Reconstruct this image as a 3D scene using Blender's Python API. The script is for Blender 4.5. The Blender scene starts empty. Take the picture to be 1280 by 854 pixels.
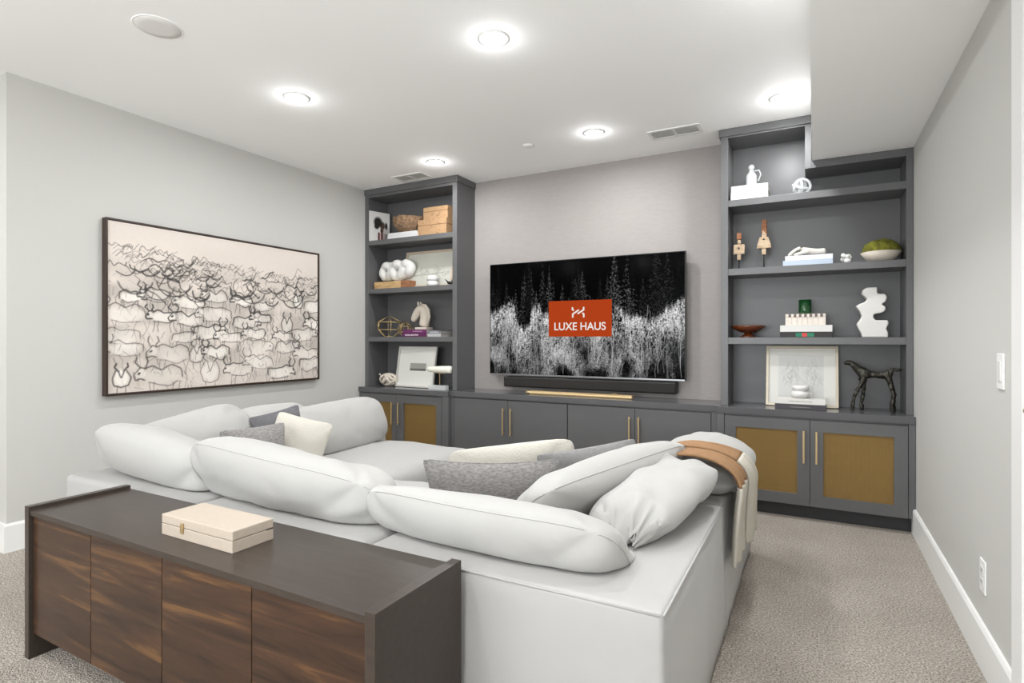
import bpy, bmesh, math, random
import numpy as np
from mathutils import Vector, Matrix, noise
from mathutils.bvhtree import BVHTree

SC = bpy.context.scene
COL = SC.collection
random.seed(7); RNG = np.random.default_rng(7)

# ---------------------------------------------------------------- camera
YAW = math.radians(28.456); FPX = 695.7; CXP, CYP = 640.0, 423.7; CAMZ = 1.2
cam_d = bpy.data.cameras.new('camera'); cam = bpy.data.objects.new('camera', cam_d); COL.objects.link(cam)
cam.location = (0, 0, CAMZ); cam.rotation_euler = (math.pi / 2, 0, YAW)
cam_d.sensor_width = 36; cam_d.lens = FPX / 1280 * 36; cam_d.shift_y = (CYP - 427) / 1280
cam_d.clip_start = 0.05
SC.camera = cam
SC.cycles.use_denoising = True
SC.cycles.max_bounces = 10; SC.cycles.diffuse_bounces = 6; SC.cycles.sample_clamp_indirect = 6
# ---------------------------------------------------------------- exposure, world, fill light
SC.view_settings.view_transform = 'Standard'; SC.view_settings.look = 'None'
SC.view_settings.gamma = 1; SC.view_settings.use_curve_mapping = False
SC.view_settings.exposure = 0.56
LAMP_W = 9.0; GLOW_W = 0.65; FILL_W = 130.0
world = bpy.data.worlds.new('world'); SC.world = world; world.use_nodes = True
world.node_tree.nodes['Background'].inputs[0].default_value = (.86, .93, 1, 1)
world.node_tree.nodes['Background'].inputs[1].default_value = 1.0
def area(name, loc, rot, sx, sy, power, color=(1, 1, 1)):
    d = bpy.data.lights.new(name, 'AREA'); d.shape = 'RECTANGLE'; d.size = sx; d.size_y = sy
    d.energy = power; d.color = color
    o = bpy.data.objects.new(name, d); COL.objects.link(o); o.location = loc; o.rotation_euler = rot
    return o
# added fill light behind the camera, tilted up to brighten the ceiling
area('rear_fill_light', (-1.35, -2.85, 1.3), (math.radians(138), 0, 0), 3.1, 1.7, FILL_W, (.955, .978, 1))

# ---------------------------------------------------------------- helpers
D_ = Vector((-math.sin(YAW), math.cos(YAW), 0)); R_ = Vector((math.cos(YAW), math.sin(YAW), 0)); C_ = Vector((0, 0, CAMZ))
def ray(px, py): return D_ + R_ * ((px - CXP) / FPX) + Vector((0, 0, (CYP - py) / FPX))
def at_y(px, py, y): r = ray(px, py); return C_ + r * (y / r.y)
def at_x(px, py, x): r = ray(px, py); return C_ + r * (x / r.x)
def at_z(px, py, z): r = ray(px, py); return C_ + r * ((z - CAMZ) / r.z)

class MB:
    def __init__(s): s.v = []; s.f = []; s.sm = []
    def add(s, vs, fs, smooth=False):
        n = len(s.v); s.v += [tuple(p) for p in vs]
        s.f += [tuple(i + n for i in f) for f in fs]; s.sm += [smooth] * len(fs); return s
    def box(s, x0, x1, y0, y1, z0, z1):
        return s.add([(x0, y0, z0), (x1, y0, z0), (x1, y1, z0), (x0, y1, z0), (x0, y0, z1), (x1, y0, z1), (x1, y1, z1), (x0, y1, z1)],
                     [(0, 3, 2, 1), (4, 5, 6, 7), (0, 1, 5, 4), (1, 2, 6, 5), (2, 3, 7, 6), (3, 0, 4, 7)])
    def prism(s, pts, z0, z1):                      # polygon in xy (counter-clockwise) extruded in z
        n = len(pts); vs = [(x, y, z0) for x, y in pts] + [(x, y, z1) for x, y in pts]
        return s.add(vs, [tuple(range(n))[::-1], tuple(range(n, 2 * n))] + [(i, (i + 1) % n, n + (i + 1) % n, n + i) for i in range(n)])
    def prismy(s, pts, y0, y1):                     # polygon in xz extruded in y
        n = len(pts); vs = [(x, y0, z) for x, z in pts] + [(x, y1, z) for x, z in pts]
        return s.add(vs, [tuple(range(n)), tuple(range(n, 2 * n))[::-1]] + [(i, n + i, n + (i + 1) % n, (i + 1) % n) for i in range(n)])
    def lathe(s, prof, c=(0, 0, 0), n=24, axis='z', fn=None, smooth=True):   # prof: (r, h) list
        vs = []; fs = []; m = len(prof)
        for i in range(n):
            a = 2 * math.pi * i / n
            for r, h in prof:
                if fn: r, h = fn(r, h, a)
                p = (r * math.cos(a), r * math.sin(a), h)
                if axis == 'y': p = (p[0], p[2], -p[1])
                if axis == 'x': p = (p[2], p[0], p[1])
                vs.append((p[0] + c[0], p[1] + c[1], p[2] + c[2]))
        for i in range(n):
            j = (i + 1) % n
            for k in range(m - 1):
                fs.append((i * m + k, j * m + k, j * m + k + 1, i * m + k + 1))
        return s.add(vs, fs, smooth)
    def tube(s, pts, r, n=8, closed=False, smooth=True):
        pts = [Vector(p) for p in pts]; rs = r if isinstance(r, (list, tuple)) else [r] * len(pts)
        m = len(pts); vs = []; fs = []; up = Vector((0.3, 0.2, 1)).normalized()
        for i, p in enumerate(pts):
            a = pts[(i - 1) % m] if closed or i > 0 else p; b = pts[(i + 1) % m] if closed or i < m - 1 else p
            t = (b - a).normalized(); x = t.cross(up)
            if x.length < 1e-4: x = t.cross(Vector((1, 0, 0)))
            x.normalize(); y = x.cross(t); y.normalize(); up = y
            for k in range(n):
                an = 2 * math.pi * k / n; vs.append(p + (x * math.cos(an) + y * math.sin(an)) * rs[i])
        for i in range(m if closed else m - 1):
            j = (i + 1) % m
            for k in range(n): fs.append((i * n + k, i * n + (k + 1) % n, j * n + (k + 1) % n, j * n + k))
        if not closed: fs += [tuple(range(n))[::-1], tuple((m - 1) * n + k for k in range(n))]
        return s.add(vs, fs, smooth)
    def ball(s, c, r, n=14, m=9, smooth=True):
        r = (r, r, r) if not isinstance(r, (tuple, list)) else r
        vs = []; fs = []
        for j in range(m + 1):
            ph = math.pi * j / m
            for i in range(n):
                a = 2 * math.pi * i / n
                vs.append((c[0] + r[0] * math.sin(ph) * math.cos(a), c[1] + r[1] * math.sin(ph) * math.sin(a), c[2] + r[2] * math.cos(ph)))
        for j in range(m):
            for i in range(n):
                k = (i + 1) % n; fs.append((j * n + i, (j + 1) * n + i, (j + 1) * n + k, j * n + k))
        return s.add(vs, fs, smooth)

def finish(me):
    bm = bmesh.new(); bm.from_mesh(me)
    bmesh.ops.remove_doubles(bm, verts=bm.verts, dist=1e-6)
    bmesh.ops.recalc_face_normals(bm, faces=bm.faces); bm.to_mesh(me); bm.free()
def obj(name, mb, mat, parent=None, world=False, bevel=0, seg=2, origin=None, fix=True):
    off = Vector((0, 0, 0))
    if world and parent is not None: off = parent.location
    if origin is not None: off = Vector(origin)
    me = bpy.data.meshes.new(name)
    me.from_pydata([tuple(Vector(p) - off) for p in mb.v], [], mb.f)
    me.polygons.foreach_set('use_smooth', mb.sm)
    if fix: finish(me)
    me.materials.append(mat)
    o = bpy.data.objects.new(name, me); COL.objects.link(o)
    if parent is not None: o.parent = parent
    elif origin is not None: o.location = origin
    if bevel:
        b = o.modifiers.new('bevel', 'BEVEL'); b.width = bevel; b.segments = seg; b.limit_method = 'ANGLE'; b.angle_limit = math.radians(40)
    return o
def bake(o):                                        # modifiers become the mesh
    dg = bpy.context.evaluated_depsgraph_get(); dg.update()
    me = bpy.data.meshes.new_from_object(o.evaluated_get(dg)); me.name = o.name
    o.modifiers.clear(); o.data = me; return o
def remesh(o, vox, smooth=4):
    m = o.modifiers.new('r', 'REMESH'); m.mode = 'VOXEL'; m.voxel_size = vox; m.use_smooth_shade = True
    s = o.modifiers.new('s', 'SMOOTH'); s.factor = .6; s.iterations = smooth
    return bake(o)
def skin(name, verts, edges, radii, mat, parent=None, sub=2, root=0):
    me = bpy.data.meshes.new(name); me.from_pydata(verts, edges, []); o = bpy.data.objects.new(name, me); COL.objects.link(o)
    o.modifiers.new('k', 'SKIN')
    sv = me.skin_vertices[0].data
    for i, r in enumerate(radii):
        sv[i].radius = (r, r) if not isinstance(r, tuple) else r; sv[i].use_root = (i == root)
    m = o.modifiers.new('u', 'SUBSURF'); m.levels = sub; m.render_levels = sub
    bake(o); o.data.materials.clear(); o.data.materials.append(mat)
    for p in o.data.polygons: p.use_smooth = True
    if parent: o.parent = parent
    return o
def tag(o, label, cat, group=None, kind=None):
    if label: o['label'] = label
    if cat: o['category'] = cat
    if group: o['group'] = group
    if kind: o['kind'] = kind
    return o
def thing(name, label, cat, loc=(0, 0, 0), rz=0, group=None):
    o = bpy.data.objects.new(name, None); COL.objects.link(o); o.empty_display_size = .05
    o.location = loc; o.rotation_euler = (0, 0, rz); return tag(o, label, cat, group)
def struct(name, mb, mat, label=None, bevel=0):
    o = obj(name, mb, mat, bevel=bevel); o['kind'] = 'structure'
    if label: o['label'] = label
    return o

# ---------------------------------------------------------------- materials
ALB = 1.0
def lin(c, k=None): return tuple((ALB if k is None else k) * ((v / 255) / 12.92 if v / 255 <= .04045 else ((v / 255 + .055) / 1.055) ** 2.4) for v in c) + (1,)
MATS = {}
def mat(name, col, rough=.5, metal=0, bump=0, bscale=50, bdist=.002, var=0, vscale=8, coords='Object', spec=.5, stretch=None, trans=0, ior=1.45, sheen=0):
    m = bpy.data.materials.new(name); m.use_nodes = True; nt = m.node_tree; b = nt.nodes['Principled BSDF']; N = nt.nodes.new; L = nt.links.new
    c = col if len(col) == 4 else lin(col)
    b.inputs['Base Color'].default_value = c; b.inputs['Roughness'].default_value = rough; b.inputs['Metallic'].default_value = metal
    b.inputs['Specular IOR Level'].default_value = spec; b.inputs['Transmission Weight'].default_value = trans; b.inputs['IOR'].default_value = ior
    b.inputs['Sheen Weight'].default_value = sheen
    if bump or var:
        tc = N('ShaderNodeTexCoord'); mp = N('ShaderNodeMapping'); L(tc.outputs[coords], mp.inputs[0])
        if stretch: mp.inputs['Scale'].default_value = stretch
        if bump:
            n = N('ShaderNodeTexNoise'); n.inputs['Scale'].default_value = bscale; n.inputs['Detail'].default_value = 4; L(mp.outputs[0], n.inputs[0])
            bp = N('ShaderNodeBump'); bp.inputs['Strength'].default_value = bump; bp.inputs['Distance'].default_value = bdist
            L(n.outputs['Fac'], bp.inputs['Height']); L(bp.outputs[0], b.inputs['Normal'])
        if var:
            n2 = N('ShaderNodeTexNoise'); n2.inputs['Scale'].default_value = vscale; n2.inputs['Detail'].default_value = 5; L(mp.outputs[0], n2.inputs[0])
            r = N('ShaderNodeValToRGB'); r.color_ramp.elements[0].position = .3; r.color_ramp.elements[1].position = .7
            r.color_ramp.elements[0].color = tuple(x * (1 - var) for x in c[:3]) + (1,); r.color_ramp.elements[1].color = tuple(min(1, x * (1 + var)) for x in c[:3]) + (1,)
            L(n2.outputs['Fac'], r.inputs[0]); L(r.outputs[0], b.inputs['Base Color'])
    MATS[name] = m; return m
def ramp(nt, pos_cols):
    r = nt.nodes.new('ShaderNodeValToRGB'); e = r.color_ramp.elements
    while len(e) < len(pos_cols): e.new(.5)
    for i, (p, c) in enumerate(pos_cols): e[i].position = p; e[i].color = lin(c)
    return r
def wood(name, cols, scale=(2, 12, 12), rough=.35, dist=1.6, fine=60, rand=True, noise_scale=1.6):
    m = bpy.data.materials.new(name); m.use_nodes = True; nt = m.node_tree; b = nt.nodes['Principled BSDF']; N = nt.nodes.new; L = nt.links.new
    tc = N('ShaderNodeTexCoord'); mp = N('ShaderNodeMapping'); mp.inputs['Scale'].default_value = scale; L(tc.outputs['Object'], mp.inputs[0])
    src = mp
    if rand:
        oi = N('ShaderNodeObjectInfo'); ml = N('ShaderNodeMath'); ml.operation = 'MULTIPLY'; ml.inputs[1].default_value = 37.0; L(oi.outputs['Random'], ml.inputs[0])
        cb = N('ShaderNodeCombineXYZ'); L(ml.outputs[0], cb.inputs[1]); L(ml.outputs[0], cb.inputs[2])
        va = N('ShaderNodeVectorMath'); va.operation = 'ADD'; L(mp.outputs[0], va.inputs[0]); L(cb.outputs[0], va.inputs[1]); src = va
    n = N('ShaderNodeTexNoise'); n.inputs['Scale'].default_value = noise_scale; n.inputs['Detail'].default_value = 9; n.inputs['Roughness'].default_value = .66; n.inputs['Distortion'].default_value = dist
    L(src.outputs[0], n.inputs[0])
    r = ramp(nt, cols); L(n.outputs['Fac'], r.inputs[0]); L(r.outputs[0], b.inputs['Base Color'])
    b.inputs['Roughness'].default_value = rough; b.inputs['Specular IOR Level'].default_value = .3
    MATS[name] = m; return m
def attr_mat(name, rough=.8, emit=0):
    m = bpy.data.materials.new(name); m.use_nodes = True; nt = m.node_tree; b = nt.nodes['Principled BSDF']
    a = nt.nodes.new('ShaderNodeAttribute'); a.attribute_name = 'paint'
    b.inputs['Roughness'].default_value = rough
    if emit:
        nt.links.new(a.outputs['Color'], b.inputs['Emission Color']); b.inputs['Emission Strength'].default_value = emit
        b.inputs['Base Color'].default_value = (.001, .001, .001, 1); b.inputs['Specular IOR Level'].default_value = .02; b.inputs['Roughness'].default_value = .12
    else: nt.links.new(a.outputs['Color'], b.inputs['Base Color'])
    return m
def emit_mat(name, col, s):
    m = bpy.data.materials.new(name); m.use_nodes = True; b = m.node_tree.nodes['Principled BSDF']
    b.inputs['Base Color'].default_value = (0, 0, 0, 1); b.inputs['Specular IOR Level'].default_value = 0
    b.inputs['Emission Color'].default_value = lin(col, 1); b.inputs['Emission Strength'].default_value = s; return m

WALL = mat('wall paint', (190, 189, 185), .75, bump=.05, bscale=160)
CEIL = mat('ceiling paint', lin((249, 249, 248), 1), .85, bump=.04, bscale=120)
TRIM = mat('white trim paint', lin((226, 226, 224), 1), .4)
PAPER = mat('grasscloth wallpaper', (148, 143, 140), .6, bump=.12, bscale=90, bdist=.0012, var=.04, vscale=30, stretch=(.6, 1, 4))
GREY = mat('charcoal cabinet paint', (89, 89, 90), .36, bump=.03, bscale=200)
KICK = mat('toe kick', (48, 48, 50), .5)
COUNTER = mat('counter paint', (84, 84, 86), .16)
BRASS = mat('brushed brass', (196, 172, 130), .35, .7, bump=.08, bscale=150)
GOLD = mat('gold wire', (226, 198, 140), .3, .8)
BLACK = mat('black plastic', (16, 16, 17), .4)
DARKM = mat('dark bronze frame', (52, 38, 30), .45)
SOFA = mat('white slipcover linen', (166, 165, 163), .9, bump=.4, bscale=7, bdist=.012, sheen=.15, stretch=(1, 1, .55))
CUSH = mat('white cushion linen', (169, 168, 165), .9, bump=.35, bscale=9, bdist=.012, sheen=.15)
CREAM = mat('cream boucle', (192, 188, 178), .95, bump=.8, bscale=120, bdist=.006, sheen=.3)
GREYF = mat('grey woven fabric', (128, 125, 123), .95, bump=.5, bscale=170, bdist=.003, var=.34, vscale=70, sheen=.2, stretch=(1, 1, 2.6))
GREYP = mat('plain grey fabric', (132, 131, 130), .95, bump=.4, bscale=160, bdist=.003, var=.1, vscale=60)
DGREYF = mat('dark grey fabric', (98, 97, 100), .95, bump=.4, bscale=160, bdist=.003, var=.12, vscale=60)
TANF = mat('tan knit', (146, 113, 82), .95, bump=.4, bscale=190, bdist=.002, var=.06, vscale=40)
CREAMK = mat('cream knit', (190, 185, 173), .95, bump=.4, bscale=190, bdist=.002)
ESPRESSO = wood('espresso wood', [(.25, (50, 43, 38)), (.75, (64, 56, 50))], (3, 30, 30), .3, .6, rand=False)
WALNUT = wood('walnut veneer', [(.28, (32, 22, 17)), (.42, (54, 38, 28)), (.55, (66, 46, 33)), (.68, (104, 74, 45)), (.8, (57, 40, 29))], (1.5, 9, 19), .3, .8, noise_scale=1.2)
BURL = wood('burl veneer', [(.3, (124, 92, 64)), (.5, (172, 140, 106)), (.7, (148, 114, 80))], (14, 14, 14), .4, 2.5, noise_scale=1)
OAK = wood('weathered oak', [(.3, (150, 118, 78)), (.6, (196, 164, 118)), (.75, (140, 108, 70))], (5, 5, 30), .6, .8)
PALEWOOD = wood('pale driftwood', [(.3, (150, 124, 98)), (.6, (190, 170, 144)), (.8, (168, 145, 116))], (10, 10, 40), .7, .6)
REDWOOD = wood('reddish driftwood', [(.3, (92, 58, 40)), (.6, (158, 108, 76)), (.8, (120, 80, 56))], (10, 10, 60), .7, .6)
PLASTER = mat('white plaster', (206, 205, 201), .7, bump=.3, bscale=40, bdist=.003)
WHITE = mat('white ceramic', (210, 209, 206), .35)
STONE = mat('cream stone', (196, 187, 174), .7, bump=.4, bscale=60, bdist=.003, var=.06, vscale=25)
BRONZE = mat('rough dark bronze', (58, 56, 50), .38, .75, bump=.9, bscale=55, bdist=.008, var=.5, vscale=50)
FIBRE = mat('brown plant fibre', (134, 108, 84), .95, bump=1, bscale=90, bdist=.01, var=.4, vscale=40)
MOSS = mat('green moss', (112, 112, 34), .95, bump=1, bscale=80, bdist=.01, var=.5, vscale=28)
PAGES = mat('book pages', (200, 196, 188), .8, bump=.3, bscale=10, stretch=(1, 1, 60))
def glass(name, col, rough=.02):
    m = mat(name, col, rough, trans=1, ior=1.45); return m
CLEAR = mat('clear glass', (235, 238, 238), .06, spec=1.0); CLEAR.node_tree.nodes['Principled BSDF'].inputs['Alpha'].default_value = .38
AMBER = mat('amber glass', (112, 54, 24), .12, trans=.35, spec=.8); GREENG = mat('green glass', (28, 78, 40), .14, trans=.25, spec=.7)
def book_mat(c): return MATS.get('book cover %d %d %d' % tuple(c)) or mat('book cover %d %d %d' % tuple(c), tuple(int(v * .88) for v in c), .55)

def carpet():
    m = bpy.data.materials.new('carpet pile'); m.use_nodes = True; nt = m.node_tree; b = nt.nodes['Principled BSDF']; N = nt.nodes.new; L = nt.links.new
    tc = N('ShaderNodeTexCoord')
    n1 = N('ShaderNodeTexNoise'); n1.inputs['Scale'].default_value = 130; n1.inputs['Detail'].default_value = 3; n1.inputs['Roughness'].default_value = .7; L(tc.outputs['Object'], n1.inputs[0])
    n2 = N('ShaderNodeTexNoise'); n2.inputs['Scale'].default_value = 2.6; n2.inputs['Detail'].default_value = 3; L(tc.outputs['Object'], n2.inputs[0])
    r1 = ramp(nt, [(.32, (110, 103, 95)), (.5, (165, 157, 148)), (.68, (210, 203, 194))]); L(n1.outputs['Fac'], r1.inputs[0])
    r2 = ramp(nt, [(.35, (238, 237, 236)), (.65, (255, 255, 255))]); L(n2.outputs['Fac'], r2.inputs[0])
    mx = N('ShaderNodeMix'); mx.data_type = 'RGBA'; mx.blend_type = 'MULTIPLY'; mx.inputs[0].default_value = 1
    L(r1.outputs[0], mx.inputs[6]); L(r2.outputs[0], mx.inputs[7]); L(mx.outputs[2], b.inputs['Base Color'])
    b.inputs['Roughness'].default_value = 1; b.inputs['Specular IOR Level'].default_value = .1
    v = N('ShaderNodeTexVoronoi'); v.inputs['Scale'].default_value = 170; L(tc.outputs['Object'], v.inputs[0])
    bp = N('ShaderNodeBump'); bp.inputs['Strength'].default_value = .8; bp.inputs['Distance'].default_value = .006; L(v.outputs['Distance'], bp.inputs['Height']); L(bp.outputs[0], b.inputs['Normal'])
    return m
CARPET = carpet()
def mesh_panel():
    m = bpy.data.materials.new('bronze wire mesh'); m.use_nodes = True; nt = m.node_tree; b = nt.nodes['Principled BSDF']; N = nt.nodes.new; L = nt.links.new
    b.inputs['Base Color'].default_value = lin((136, 108, 58)); b.inputs['Metallic'].default_value = .35; b.inputs['Roughness'].default_value = .5
    tc = N('ShaderNodeTexCoord'); w = []
    for ax in ('X', 'Z'):
        t = N('ShaderNodeTexWave'); t.wave_type = 'BANDS'; t.bands_direction = ax; t.inputs['Scale'].default_value = 60; L(tc.outputs['Object'], t.inputs[0]); w.append(t)
    mm = N('ShaderNodeMath'); mm.operation = 'MAXIMUM'; L(w[0].outputs['Fac'], mm.inputs[0]); L(w[1].outputs['Fac'], mm.inputs[1])
    bp = N('ShaderNodeBump'); bp.inputs['Strength'].default_value = .4; bp.inputs['Distance'].default_value = .002; L(mm.outputs[0], bp.inputs['Height']); L(bp.outputs[0], b.inputs['Normal'])
    tr = N('ShaderNodeBsdfTransparent'); mx = N('ShaderNodeMixShader')
    rr = ramp(nt, [(.35, (0, 0, 0)), (.75, (255, 255, 255))]); L(mm.outputs[0], rr.inputs[0])
    mp = N('ShaderNodeMapRange'); mp.inputs[3].default_value = .45; mp.inputs[4].default_value = 1; L(rr.outputs[0], mp.inputs[0])
    L(mp.outputs[0], mx.inputs[0]); L(tr.outputs[0], mx.inputs[1]); L(b.outputs[0], mx.inputs[2]); L(mx.outputs[0], nt.nodes['Material Output'].inputs[0])
    return m
MESHP = mesh_panel()
def painted(name, img, x0, x1, z0, z1, y, m, parent, origin=None):
    """flat print: a grid in the xz plane, facing -y, coloured per vertex from img (rows top to bottom, linear rgb)"""
    H, W = img.shape[:2]
    xs = np.linspace(x0, x1, W); zs = np.linspace(z1, z0, H)
    X, Z = np.meshgrid(xs, zs); V = np.stack([X, np.full_like(X, y), Z], -1).reshape(-1, 3)
    i = np.arange(H * W).reshape(H, W)
    F = np.stack([i[1:, :-1], i[1:, 1:], i[:-1, 1:], i[:-1, :-1]], -1).reshape(-1, 4)
    me = bpy.data.meshes.new(name); me.vertices.add(len(V)); me.vertices.foreach_set('co', V.astype(np.float32).ravel())
    me.loops.add(F.size); me.loops.foreach_set('vertex_index', F.astype(np.int32).ravel())
    me.polygons.add(len(F)); me.polygons.foreach_set('loop_start', np.arange(0, F.size, 4, dtype=np.int32))
    me.update(); me.validate()
    a = me.color_attributes.new('paint', 'FLOAT_COLOR', 'POINT')
    a.data.foreach_set('color', np.concatenate([img, np.ones((H, W, 1))], -1).astype(np.float32).ravel())
    me.materials.append(m); o = bpy.data.objects.new(name, me); COL.objects.link(o); o.parent = parent; return o
def blur1(a, r, ax):
    if r < 1: return a
    k = np.exp(-.5 * (np.arange(-3 * r, 3 * r + 1) / r) ** 2); k /= k.sum()
    return np.apply_along_axis(lambda v: np.convolve(np.pad(v, 3 * r, mode='reflect'), k, 'valid'), ax, a)
def nz(H, W, ry, rx):
    a = blur1(blur1(RNG.standard_normal((H, W)), ry, 0), rx, 1); a -= a.min(); return a / a.max()
def stroke(img, pts, w, dark, col=(0, 0, 0)):
    """soft line on img; pts in pixels (x, y)"""
    H, W = img.shape[:2]; pts = np.array(pts, float)
    for p, q in zip(pts[:-1], pts[1:]):
        x0, x1 = int(max(0, min(p[0], q[0]) - 3 * w)), int(min(W, max(p[0], q[0]) + 3 * w + 1)); y0, y1 = int(max(0, min(p[1], q[1]) - 3 * w)), int(min(H, max(p[1], q[1]) + 3 * w + 1))
        if x1 <= x0 or y1 <= y0: continue
        X, Y = np.meshgrid(np.arange(x0, x1), np.arange(y0, y1)); d = q - p; l2 = max(d @ d, 1e-6)
        t = np.clip(((X - p[0]) * d[0] + (Y - p[1]) * d[1]) / l2, 0, 1)
        ds = np.hypot(X - p[0] - t * d[0], Y - p[1] - t * d[1]); a = (np.clip(1 - ds / w, 0, 1) * dark)[..., None]
        img[y0:y1, x0:x1] = img[y0:y1, x0:x1] * (1 - a) + np.array(col) * a
def blob(img, cx, cy, rx, ry, amt, col):
    H, W = img.shape[:2]; Y, X = np.mgrid[0:H, 0:W]
    a = np.clip(1.6 * (1 - ((X - cx) / rx) ** 2 - ((Y - cy) / ry) ** 2), 0, 1)[..., None] * amt
    img[:] = img * (1 - a) + np.array(col) * a
def text_mesh(name, body, size, m, parent, loc, ext=.0004, sx=1):
    c = bpy.data.curves.new(name, 'FONT'); c.body = body; c.size = size; c.align_x = 'CENTER'; c.align_y = 'CENTER'; c.extrude = ext; c.offset = size * .012
    t = bpy.data.objects.new(name, c); COL.objects.link(t); bpy.context.view_layer.update()
    me = bpy.data.meshes.new_from_object(t.evaluated_get(bpy.context.evaluated_depsgraph_get())); bpy.data.objects.remove(t)
    o = bpy.data.objects.new(name, me); COL.objects.link(o); me.materials.clear(); me.materials.append(m)
    o.parent = parent; o.location = loc; o.rotation_euler = (math.pi / 2, 0, 0); o.scale = (sx, 1, 1); return o

# ================================================================ THE SETTING
H = 2.70; XL = -3.985; XR = .548; YB = 4.545; YC = 1.395; ZS = 2.395
struct('floor', MB().box(-7.5, XR + .1, -3.3, YB + .1, -.1, 0), CARPET, 'speckled beige-grey carpet')
struct('ceiling', MB().box(-7.6, XR + .1, -3.3, YB + .1, H, H + .1), CEIL, 'smooth white ceiling')
struct('ceiling', MB().box(-.012, XR + .02, -3.2, YB, ZS, H), CEIL, 'dropped soffit of the ceiling along the right wall')
struct('wall_back', MB().box(XL - .11, XR + .1, YB, YB + .1, 0, H), PAPER, 'warm grey textured wallpaper wall behind the television')
struct('wall_left', MB().box(XL - .11, XL, YC, YB, 0, H), WALL, 'light greige painted wall carrying the large drawing')
struct('wall_hall', MB().box(-7.5, XL - .11, YC, YC + .11, 0, H), WALL)
struct('wall_right', MB().box(XR, XR + .1, -3.2, 1.25, 0, H).box(XR, XR + .1, 2.13, YB, 0, H).box(XR, XR + .1, 1.25, 2.13, 2.33, H), WALL, 'light greige painted wall with switch and outlet')
struct('wall_far', MB().box(-7.6, -7.5, -3.3, YC + .11, 0, H), WALL)
# unseen wall behind the camera, with a wide window invented for the fill light
struct('wall_front', MB().box(-7.5, -3.0, -3.3, -3.2, 0, H).box(.3, XR + .1, -3.3, -3.2, 0, H).box(-3.0, .3, -3.3, -3.2, 0, .4).box(-3.0, .3, -3.3, -3.2, 2.3, H), WALL)
wf = MB().box(-3.0, .3, -3.29, -3.21, .4, .46).box(-3.0, .3, -3.29, -3.21, 2.24, 2.3)
for x in (-3.0, -1.92, -.84, .24): wf.box(x, x + .06, -3.29, -3.21, .46, 2.24)
struct('added_window_1', wf, TRIM)
# baseboards
def bb(p0, p1, nrm, name, h=.16):
    (x0, y0), (x1, y1) = p0, p1; t = .016
    m = MB()
    if nrm[0]: m.prismy([(0, 0), (t, 0), (t, h - .012), (t - .006, h), (0, h)] if nrm[0] > 0 else [(-t, 0), (0, 0), (0, h), (-t + .006, h), (-t, h - .012)], y0, y1); m.v = [(x0 + a, b, c) for a, b, c in m.v]
    else: m.box(x0, x1, y0 - t, y0, 0, h)
    return struct(name, m, TRIM)
bb((XL, YC - .016), (XL, 4.2), (1, 0), 'baseboard_left')
bb((-7.5, YC), (XL, YC), (0, -1), 'baseboard_hall')
bb((XR, 2.222), (XR, 4.205), (-1, 0), 'baseboard_right')
bb((XR, -3.2), (XR, 1.15), (-1, 0), 'baseboard_right')
# doorway in the right wall with white casing
d = thing('door_1', None, None); d['kind'] = 'structure'; d['label'] = 'white door and tall casing in the right wall'
obj('casing', MB().box(XR - .018, XR, 2.12, 2.22, 0, 2.394).box(XR - .018, XR, 1.16, 1.26, 0, 2.394).box(XR - .018, XR, 1.26, 2.12, 2.29, 2.394), TRIM, d, bevel=.003)
obj('door_leaf', MB().box(XR + .03, XR + .07, 1.25, 2.13, 0, 2.33), TRIM, d)
obj('door_handle', MB().tube([(XR + .03, 2.03, 1), (XR - .03, 2.03, 1), (XR - .03, 1.92, 1)], .009), BRASS, d)

# ---------------------------------------------------------------- ceiling fittings
LENS = emit_mat('led lens', (255, 251, 244), 14)
DL = {(-2.82, 3.84): 'glowing recessed downlight in front of the left bookcase', (-1.405, 3.84): 'glowing recessed downlight in front of the television wall beside the ceiling vent',
      (-.17, 3.84): 'glowing recessed downlight tight against the soffit at the right bookcase', (-2.82, 2.40): 'glowing recessed downlight over the left side of the sofa, nearest the drawing',
      (-1.405, 2.40): 'glowing recessed downlight over the middle of the sofa'}
def downlight(x, y):
    t = thing('recessed_light', DL.get((x, y), 'round white recessed downlight glowing over the near half of the room'), 'ceiling light', (x, y, H), 0, 'recessed downlights in the ceiling')
    obj('trim_ring', MB().lathe([(.056, -.001), (.056, -.005), (.064, -.007), (.078, -.004), (.079, 0), (.056, -.001)], n=32), TRIM, t)
    obj('lens', MB().lathe([(0, -.024), (.02, -.0225), (.04, -.016), (.0555, -.004), (.0555, -.0005), (0, -.0005)], n=32), LENS, t)
    l = bpy.data.lights.new('lamp', 'AREA'); l.shape = 'DISK'; l.size = .1; l.energy = LAMP_W; l.color = (.975, .988, 1)
    lo = bpy.data.objects.new('lamp', l); COL.objects.link(lo); lo.parent = t; lo.location = (0, 0, -.032)
    g = bpy.data.lights.new('halo_fill', 'POINT'); g.energy = GLOW_W; g.color = (.975, .988, 1); g.shadow_soft_size = .02
    go = bpy.data.objects.new('halo_fill', g); COL.objects.link(go); go.parent = t; go.location = (0, 0, -.055)   # added point light: lifts the ceiling and makes a halo round the fitting
for x in (-2.82, -1.405, -.17):
    for y in (3.84, 2.40) + ((.40, -1.50) if x > -2 else (-1.50,)): downlight(x, y)
for x in (-4.3, -5.8):
    for y in (.10, -1.50): downlight(x, y)
s = thing('ceiling_speaker', 'round flat grey ceiling speaker grille', 'speaker', tuple(at_z(197.5, 34, H)))
obj('grille', MB().lathe([(0, -.006), (.06, -.0058), (.098, -.004), (.101, 0)], n=40), mat('speaker grille', (226, 225, 222), .8, bump=.3, bscale=300), s)
obj('rim', MB().lathe([(.1, 0), (.101, -.003), (.106, -.003), (.108, 0)], n=40), CEIL, s)
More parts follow.
